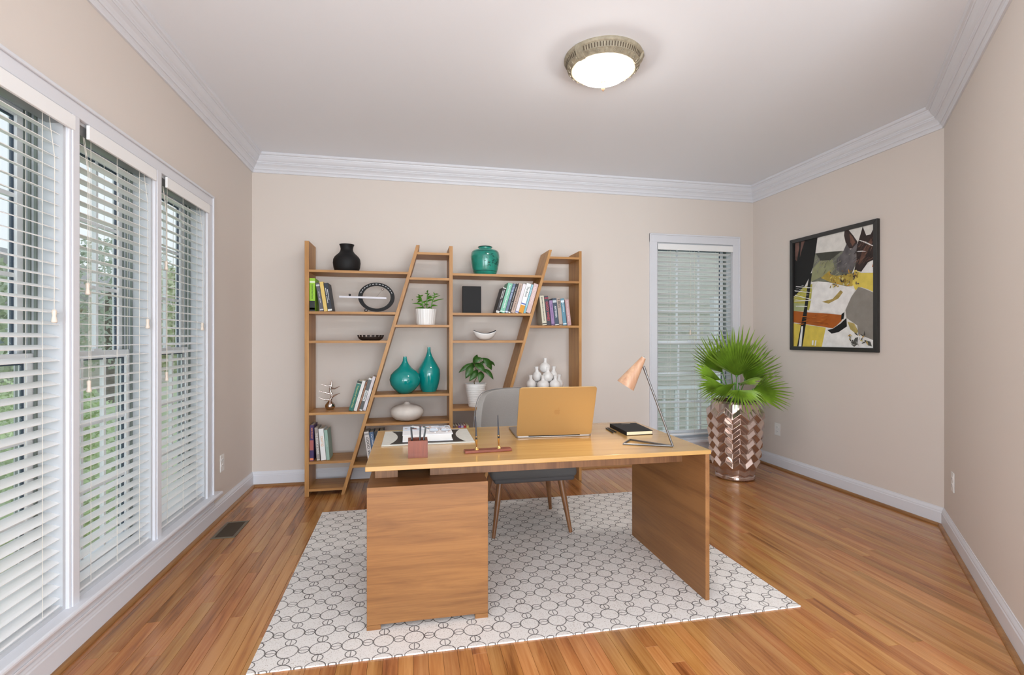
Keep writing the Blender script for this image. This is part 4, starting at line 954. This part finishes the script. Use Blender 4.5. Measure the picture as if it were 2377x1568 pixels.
# ================================================================== PALM IN BRONZE POT
PX, PY = 2.846, 3.976; rt = Vector((math.cos(R(11.5)), -math.sin(R(11.5)), 0)); fw = Vector((math.sin(R(11.5)), math.cos(R(11.5)), 0)); PC = Vector((PX, PY, 0))
pt = empty('potted_palm', (PX, PY, 0), 'fan palm in a tall faceted bronze pot standing by the back window', 'plant')
BRZ = mat('glossy_bronze_glaze', (198, 178, 168), .13, .85)
def potR(z):
    P_ = [(0, .155), (.03, .165), (.08, .17), (.185, .200), (.34, .214), (.45, .222), (.58, .232), (.64, .222), (.70, .198)]
    for (a, ra), (b2, rb) in zip(P_, P_[1:]):
        if a <= z <= b2: return ra+(rb-ra)*(z-a)/(b2-a)
    return P_[-1][1]
NA = 22; rowsz = []; z = .055; k = 0
prof = [(0.001, .155, 0), (.012, .168, .001), (.035, .166, .003), (.042, .158, .004)]
while z < .63: prof.append((z, None, (.028 if z > .12 else .010))); z += .043; k += 1
mb = MB(); ri = 0
for zi, (z, r_, amp) in enumerate(prof):
    for i in range(NA):
        th = 2*PI*i/NA; zz = z+(amp if i % 2 else -amp); rr_ = r_
        if r_ is None:
            rr_ = potR(zz)*(1.0)+(.015 if (zi % 2 == 0) else -.019)
            if z < .12: rr_ = potR(zz)+(.004 if zi % 2 == 0 else -.006)
        mb.v.append((PX+rr_*math.cos(th), PY+rr_*math.sin(th), max(zz, .001)))
for z, r_ in ((.672, .205), (.688, .196), (.692, .190), (.688, .184), (.60, .18)):
    for i in range(NA): th = 2*PI*i/NA; mb.v.append((PX+r_*math.cos(th), PY+r_*math.sin(th), z))
nr = len(prof)+5
for j in range(nr-1):
    for i in range(NA): mb.f.append([j*NA+i, j*NA+(i+1) % NA, (j+1)*NA+(i+1) % NA, (j+1)*NA+i]); mb.mi.append(0)
mb.f.append(list(range(NA))); mb.mi.append(0)
mb.build('pot', BRZ, pt, bevel=.006, bseg=2, smooth=True, ang=20)
MB().lathe([(.178, .62), (.001, .63)], (PX, PY, 0), 24, capb=False).build('soil', SOIL, pt)
PLM = mat('palm_leaf', (130, 164, 52), .42, var=.4, vscale=9); PST = mat('palm_stem', (92, 140, 60), .5)
def PF(a, b2, c): return PC+rt*a+fw*b2+Vector((0, 0, c))
def DV(a, b2, c): return (rt*a+fw*b2+Vector((0, 0, c))).normalized()
rf = random.Random(12)
def fan(hub, axis, normal, Rr, half, n, droop=.10, fuse=.52, cup=.12):
    h = PF(*hub); ax = DV(*axis); nn = DV(*normal); nn = (nn-ax*nn.dot(ax)).normalized(); sd = ax.cross(nn).normalized()
    mb = MB(); hs = R(half)
    def pt_(ph, r_, off): 
        c = math.cos(ph); s_ = math.sin(ph); q = h+ax*(r_*c)+sd*(r_*s_)+nn*(off+cup*r_*r_/Rr*(abs(ph)/hs)**2)
        return q-Vector((0, 0, 1))*droop*max(0, r_/Rr-.45)**2*Rr*2.2
    for i in range(n):
        ph = -hs+2*hs*(i+.5)/n; w = hs/n; Rl = Rr*(1-.22*(abs(ph)/hs)**2)*rf.uniform(.93, 1.05); tw = rf.uniform(-.03, .03); up = .017*Rr/.4; dr = rf.uniform(-.012, .012)
        v = []
        for r_, wk in ((.006, 1), (fuse*.5*Rl, 1), (fuse*Rl, .96), ((fuse+(1-fuse)*.4)*Rl, .52), ((fuse+(1-fuse)*.75)*Rl, .22), (Rl, .02)):
            ex = max(0, r_/Rl-fuse); o2 = dr*ex*4
            v += [pt_(ph-w*wk+tw*ex*2, r_, -up*min(1, r_/.1)*wk+o2), pt_(ph+tw*ex*2, r_, up*min(1, r_/.1)*wk+o2), pt_(ph+w*wk+tw*ex*2, r_, -up*min(1, r_/.1)*wk+o2)]
        mb.add(v, [(k*3+a, k*3+a+1, k*3+a+4, k*3+a+3) for k in range(5) for a in (0, 1)])
    o = mb.build('fan_leaf', PLM, pt, smooth=False); solid(o, .0012)
    base = PF(hub[0]*.25, hub[1]*.25, .625); mid = base.lerp(h, .55)+Vector((0, 0, .03))
    MB().ball(h, .010, seg=10, rings=6).build('leaf_hub', PST, pt, smooth=True)
    MB().tube([base, mid, h], [.0055, .005, .004], 8).build('stem', PST, pt, smooth=True)
def ap_(px_, py_): return ((px_-1706)*.00384, 1.25-(py_-784)*.00384)
for (hx, hy), b2, axis, normal, Rr, half, n, dr in [
    ((1703, 873), -.06, (.06, .10, 1), (0, -1, .10), .465, 64, 22, 0.0),
    ((1742, 886), .10, (.55, .05, .84), (0, -1, .2), .40, 52, 16, .02),
    ((1736, 903), -.10, (1, -.1, -.02), (.1, -.9, .45), .33, 50, 15, .06),
    ((1703, 904), -.10, (.0, -.62, -.30), (0, -.35, .9), .24, 82, 18, .55),
    ((1676, 884), .02, (-.9, 0, .42), (0, -.8, .6), .29, 26, 11, .05),
    ((1672, 894), -.08, (-.95, -.15, .12), (0, -.7, .7), .26, 30, 11, .12),
    ((1692, 888), -.12, (-.80, -.25, -.42), (-.2, -.7, .6), .33, 20, 9, .15),
    ((1690, 868), .12, (-.55, .1, .8), (0, -1, .2), .37, 40, 14, .02),
    ((1716, 868), .16, (.34, .1, .92), (0, -1, .1), .38, 42, 13, 0),
    ((1742, 906), -.05, (.55, -.3, -.60), (.2, -.7, .5), .20, 24, 8, .1),
    ((1722, 893), .05, (.3, -.5, .15), (0, -.4, .9), .22, 55, 13, .2),
    ((1688, 898), .05, (-.6, -.1, -.15), (0, -.6, .8), .26, 35, 10, .25)]:
    a_, c_ = ap_(hx, hy); fan((a_, b2, c_), axis, normal, Rr, half, n, dr)

# ================================================================== PICTURE
pc = empty('framed_picture', (XR, 3.556, 1.13), 'framed abstract painting in black yellow orange and white on the right wall', 'picture')
y0, y1, z0, z1 = 3.118, 3.998, 1.136, 2.146
FR = mat('black_frame', (46, 46, 46), .35); x = XR-.001; D = .028
fwid = .034
for a in ([(y0, z0), (y1, z0), (y1-fwid, z0+fwid), (y0+fwid, z0+fwid)], [(y0, z1), (y1, z1), (y1-fwid, z1-fwid), (y0+fwid, z1-fwid)], [(y0, z0), (y0, z1), (y0+fwid, z1-fwid), (y0+fwid, z0+fwid)], [(y1, z0), (y1, z1), (y1-fwid, z1-fwid), (y1-fwid, z0+fwid)]):
    MB().prism(a, x-D, x, 'x').build('frame_side', FR, pc, bevel=.003)
yi0, yi1, zi0, zi1 = y0+fwid-.002, y1-fwid+.002, z0+fwid-.002, z1-fwid+.002
ART=[
("cream",(228,225,220),[(0,1),(1,1),(1,0),(0,0)]),
("black",(8,8,10),[(0,1),(0.336,1),(0.32,0.919),(0.307,0.859),(0.273,0.732),(0.219,0.64),(0.177,0.59),(0.149,0.557),(0.106,0.515),(0,0.486)]),
("umber",(110,80,72),[(0.025,1),(0.08,1),(0.08,0.943),(0.048,0.82),(0.021,0.841)]),
("umber",(110,80,72),[(0.113,1),(0.163,1),(0.12,0.92),(0.091,0.851)]),
("yolive",(185,178,80),[(0,0.477),(0.134,0.558),(0.266,0.583),(0.246,0.408),(0.219,0.339),(0,0.422)]),
("sage",(170,178,130),[(0,0.422),(0.191,0.402),(0.191,0.331),(0,0.343)]),
("olive",(116,118,104),[(0.307,0.859),(0.48,0.849),(0.648,0.831),(0.761,0.832),(0.794,0.795),(0.8,0.699),(0.761,0.639),(0.75,0.519),(0.694,0.523),(0.53,0.561),(0.34,0.599),(0.26,0.601),(0.239,0.621),(0.273,0.732)]),
("dark",(68,68,60),[(0.313,0.858),(0.648,0.833),(0.578,0.807),(0.48,0.76),(0.379,0.781)]),
("sage",(150,152,115),[(0.273,0.723),(0.366,0.782),(0.53,0.771),(0.554,0.693),(0.505,0.631),(0.379,0.634),(0.243,0.603)]),
("mustard",(186,160,70),[(0.379,0.626),(0.505,0.688),(0.495,0.649),(0.578,0.624),(0.761,0.627),(0.837,0.631),(0.794,0.571),(0.761,0.518),(0.694,0.527),(0.53,0.566)]),
("grey",(104,100,102),[(0.578,0.774),(0.648,0.814),(0.694,0.886),(0.717,0.854),(0.739,0.827),(0.811,0.873),(0.825,0.863),(0.8,0.794),(0.803,0.73),(0.761,0.639),(0.648,0.642),(0.578,0.674)]),
("umber",(52,38,36),[(0.835,0.901),(0.874,1),(0.911,0.92),(0.957,0.92),(0.982,0.955),(1,0.92),(1,0.713),(0.931,0.699),(0.859,0.629),(0.783,0.652),(0.805,0.73),(0.803,0.794),(0.816,0.864)]),
("umber",(52,38,36),[(0.671,1),(0.717,1),(0.772,0.942),(0.821,0.879),(0.761,0.836),(0.728,0.84),(0.683,0.9),(0.666,0.96)]),
("umber2",(110,76,62),[(0.728,0.966),(0.761,0.936),(0.794,0.883),(0.761,0.856),(0.739,0.891)]),
("umber2",(100,70,58),[(0.869,0.801),(0.962,0.889),(0.972,0.856),(0.89,0.735),(0.827,0.695)]),
("white",(240,238,236),[(0.821,0.899),(0.906,0.87),(0.972,0.833),(1,0.826),(1,0.819),(0.967,0.826),(0.901,0.859)]),
("white",(240,238,236),[(0.805,0.806),(0.869,0.802),(0.913,0.787),(0.869,0.793),(0.811,0.799)]),
("white",(240,238,236),[(0.859,0.629),(0.911,0.678),(0.984,0.708),(0.972,0.648),(1,0.613),(1,0.602)]),
("orange",(180,92,28),[(0.972,0.655),(1,0.724),(1,0.652)]),
("yellow",(226,204,92),[(0.783,0.652),(0.859,0.619),(1,0.606),(1,0.446),(0.931,0.479),(0.859,0.502),(0.794,0.483),(0.761,0.542)]),
("white",(240,238,236),[(0.346,0.598),(0.48,0.578),(0.694,0.523),(0.789,0.488),(0.75,0.43),(0.683,0.328),(0.648,0.282),(0.455,0.311),(0.225,0.334),(0.246,0.417),(0.273,0.521)]),
("mustard",(176,152,86),[(0.392,0.409),(0.53,0.427),(0.625,0.496),(0.654,0.477),(0.602,0.427),(0.48,0.388)]),
("stone",(142,137,130),[(0.827,0.505),(0.869,0.495),(1,0.443),(1,0.061),(0.827,0.116),(0.816,0.187),(0.694,0.254),(0.683,0.32),(0.75,0.43)]),
("orange",(176,92,22),[(0,0.345),(0.219,0.321),(0.48,0.299),(0.648,0.28),(0.637,0.231),(0.578,0.191),(0.53,0.168),(0.246,0.204),(0,0.233)]),
("yellow",(222,198,84),[(0,0.226),(0.177,0.206),(0.445,0.175),(0.417,0.082),(0.392,0),(0,0)]),
("white",(240,240,238),[(0.445,0.176),(0.53,0.168),(0.717,0.177),(0.816,0.116),(1,0.061),(1,0),(0.392,0)]),
("white",(240,240,238),[(0.266,0.06),(0.287,0.06),(0.28,0.015),(0.26,0.015)]),
("white",(240,240,238),[(0.307,0.06),(0.324,0.06),(0.313,0.01),(0.297,0.01)]),
("black",(12,12,14),[(0.462,0.155),(0.53,0.163),(0.625,0.207),(0.694,0.254),(0.7,0.181),(0.602,0.133),(0.517,0.121)]),
("black",(12,12,14),[(0.637,0.289),(0.671,0.304),(0.662,0.247),(0.631,0.238)]),
("mustard",(178,160,96),[(0.706,0.222),(0.783,0.204),(0.827,0.139),(0.805,0.116),(0.739,0.156)]),
("dark",(90,90,86),[(0.75,0.027),(0.794,0.084),(0.827,0.09),(0.816,0.028),(0.783,0.008)]),
("dark",(90,90,86),[(0.89,0.068),(0.957,0.053),(0.972,0.015),(0.931,0.022)]),
("black",(8,8,10),[(0.23,0.679),(0.262,0.685),(0.235,0.524),(0.202,0.375),(0.18,0.215),(0.13,0),(0.052,0),(0.113,0.217),(0.16,0.377),(0.198,0.553)]),
("white",(240,240,238),[(0.117,0.194),(0.139,0.194),(0.116,0),(0.074,0)]),
("white",(235,235,232),[(0.036,0.582),(0.266,0.548),(0.266,0.543),(0.036,0.574)]),
("white",(235,235,232),[(0.015,0.543),(0.253,0.503),(0.253,0.498),(0.015,0.536)]),
("white",(235,235,232),[(0.021,0.5),(0.273,0.438),(0.27,0.432),(0.021,0.493)]),
("white",(235,235,232),[(0.015,0.443),(0.246,0.435),(0.246,0.428),(0.015,0.436)]),
("white",(235,235,232),[(0.036,0.392),(0.198,0.381),(0.198,0.375),(0.036,0.385)]),
]

pcan = MB().box(x-.012, x-.004, yi0, yi1, zi0, zi1).build('canvas', mat('art_cream', (222, 218, 212), .7), pc)
AM = []; 
ra = random.Random(8)
def dab(u, v, w, h, ang, n=7):
    c_, s_ = math.cos(ang), math.sin(ang); o_ = []
    for q in range(n):
        t_ = 2*PI*q/n; k_ = ra.uniform(.55, 1.2); a_, b_ = w*k_*math.cos(t_), h*k_*math.sin(t_)
        o_.append((min(1, max(0, u+a_*c_-b_*s_)), min(1, max(0, v+a_*s_+b_*c_))))
    return o_
for _ in range(70): ART.append(('dab', ra.choice([(232, 212, 120), (150, 120, 50), (110, 96, 80), (196, 190, 150), (210, 150, 60), (70, 60, 52)]), dab(ra.uniform(.50, .83), ra.uniform(.53, .66), ra.uniform(.004, .022), ra.uniform(.003, .010), ra.uniform(0, 3))))
for _ in range(40): ART.append(('dab', ra.choice([(112, 78, 64), (84, 60, 50), (34, 24, 24), (140, 104, 88)]), dab(ra.uniform(.80, .98), ra.uniform(.70, .88), ra.uniform(.02, .05), .0022, ra.uniform(.3, 1.1))))
for _ in range(40): ART.append(('dab', ra.choice([(140, 136, 134), (84, 82, 84), (160, 158, 132), (98, 98, 84)]), dab(ra.uniform(.32, .74), ra.uniform(.64, .80), ra.uniform(.012, .04), .003, ra.uniform(.2, 1.4))))
for _ in range(22): ART.append(('dab', ra.choice([(150, 150, 146), (60, 60, 60), (200, 190, 130), (190, 150, 70)]), dab(ra.uniform(.72, .99), ra.uniform(.02, .12), ra.uniform(.008, .03), .006, ra.uniform(0, 3))))
for _ in range(14): ART.append(('dab', (238, 238, 236), dab(ra.uniform(.02, .22), ra.uniform(.44, .60), ra.uniform(.01, .05), .0015, ra.uniform(-.2, .1))))
for _ in range(16): ART.append(('dab', ra.choice([(150, 74, 16), (196, 112, 34)]), dab(ra.uniform(.05, .5), ra.uniform(.20, .29), ra.uniform(.02, .07), .004, ra.uniform(-.1, .1))))
mb = MB(); names = []; layer = x-.012
for k, (nm, c, pts) in enumerate(ART):
    key = nm+'%d%d%d' % c
    if key not in names: names.append(key); AM.append(mat('art_'+key, c, .6, var=(.35 if nm in ('umber', 'umber2', 'olive', 'grey', 'mustard') else .1 if nm != 'black' else 0), vscale=16))
    l1 = layer-.00006*(k+1)
    mb.add([(l1, yi1+(yi0-yi1)*u, zi0+(zi1-zi0)*v) for u, v in pts], [tuple(range(len(pts)))], names.index(key))
mb.build('painting', AM, pc)

# ================================================================== CEILING LIGHT
LX, LY = 1.038, 2.587
clt = empty('ceiling_light', (LX, LY, ZC), 'flush ceiling light with an antique cream carved ring and frosted bowl', 'ceiling light')
ANT = mat('antique_cream_plaster', (150, 140, 120), .6, var=.25, vscale=45, bump=.4, bscale=120); DKA = mat('antique_dark_brown', (84, 72, 56), .7)
def c3(r_, a, z): return (LX+r_*math.cos(a), LY+r_*math.sin(a), z)
MB().lathe([(.213, ZC+.002), (.214, ZC-.010), (.209, ZC-.018), (.204, ZC-.020), (.196, ZC-.044), (.198, ZC-.047), (.192, ZC-.050), (.181, ZC-.060), (.174, ZC-.066), (.166, ZC-.066), (.160, ZC-.050)], (LX, LY, 0), 96, capb=False).build('ring', ANT, clt, smooth=True, ang=40)
mb = MB()
for k in range(84):
    a = 2*PI*k/84; w = R(.95)
    mb.add([c3(.2046, a-w, ZC-.022), c3(.2046, a+w, ZC-.022), c3(.1972, a+w, ZC-.042), c3(.1972, a-w, ZC-.042), c3(.203, a-w, ZC-.022), c3(.203, a+w, ZC-.022), c3(.1955, a+w, ZC-.042), c3(.1955, a-w, ZC-.042)],
           [(0, 1, 2, 3), (4, 5, 6, 7), (0, 1, 5, 4), (2, 3, 7, 6), (0, 3, 7, 4), (1, 2, 6, 5)])
mb.build('fluting', DKA, clt)  # flute bars coloured darker than the ring
for k in range(27):
    a = 2*PI*k/27; c = Vector(c3(.1885, a, ZC-.0565)); Mx = Matrix.Translation(c) @ Matrix.Rotation(a, 4, 'Z') @ Matrix.Rotation(R(45+90), 4, 'Y')
    mb = MB().lathe([(.0095, -.004), (.0098, .002), (.0075, .003), (.0062, .0003), (.0036, .0006), (.003, .004), (.0005, .0045)], (0, 0, 0), 12); mb.v = [tuple(Mx @ Vector(q)) for q in mb.v]; mb.build('rosette', ANT, clt, smooth=True, ang=40)
for az in (-72, 48, 168):
    a = R(90-az-180)-R(11.5)   # azimuth measured from the near side, turning right
    mb = MB(); v = []
    for r_, z in ((.216, ZC-.001), (.219, ZC-.014), (.205, ZC-.044), (.186, ZC-.062), (.170, ZC-.0695), (.160, ZC-.068), (.160, ZC-.060), (.19, ZC-.02), (.20, ZC-.001)):
        for w in (-.020, .020): v.append((LX+r_*math.cos(a)-w*math.sin(a), LY+r_*math.sin(a)+w*math.cos(a), z))
    q = 9; mb.add(v, [(2*i, 2*i+1, 2*((i+1) % q)+1, 2*((i+1) % q)) for i in range(q)]+[tuple(2*i for i in range(q)), tuple(2*i+1 for i in range(q))])
    mb.build('bracket', ANT, clt, bevel=.002)
MB().lathe([(.004, ZC-.128), (.05, ZC-.124), (.09, ZC-.114), (.125, ZC-.098), (.150, ZC-.080), (.166, ZC-.0665)], (LX, LY, 0), 72, capb=True).build('glass_bowl', mat('frosted_bowl', (255, 250, 242), .3, emit=(255, 250, 243), es=38), clt, smooth=True)
FN = mat('finial_paint', (170, 140, 112), .5)
MB().lathe([(.0135, ZC-.125), (.014, ZC-.130), (.009, ZC-.134), (.0085, ZC-.146), (.012, ZC-.149), (.012, ZC-.152), (.0125, ZC-.158), (.010, ZC-.168), (.0045, ZC-.178), (.001, ZC-.180)], (LX, LY, 0), 24, capb=False).build('finial', FN, clt, smooth=True, ang=50)
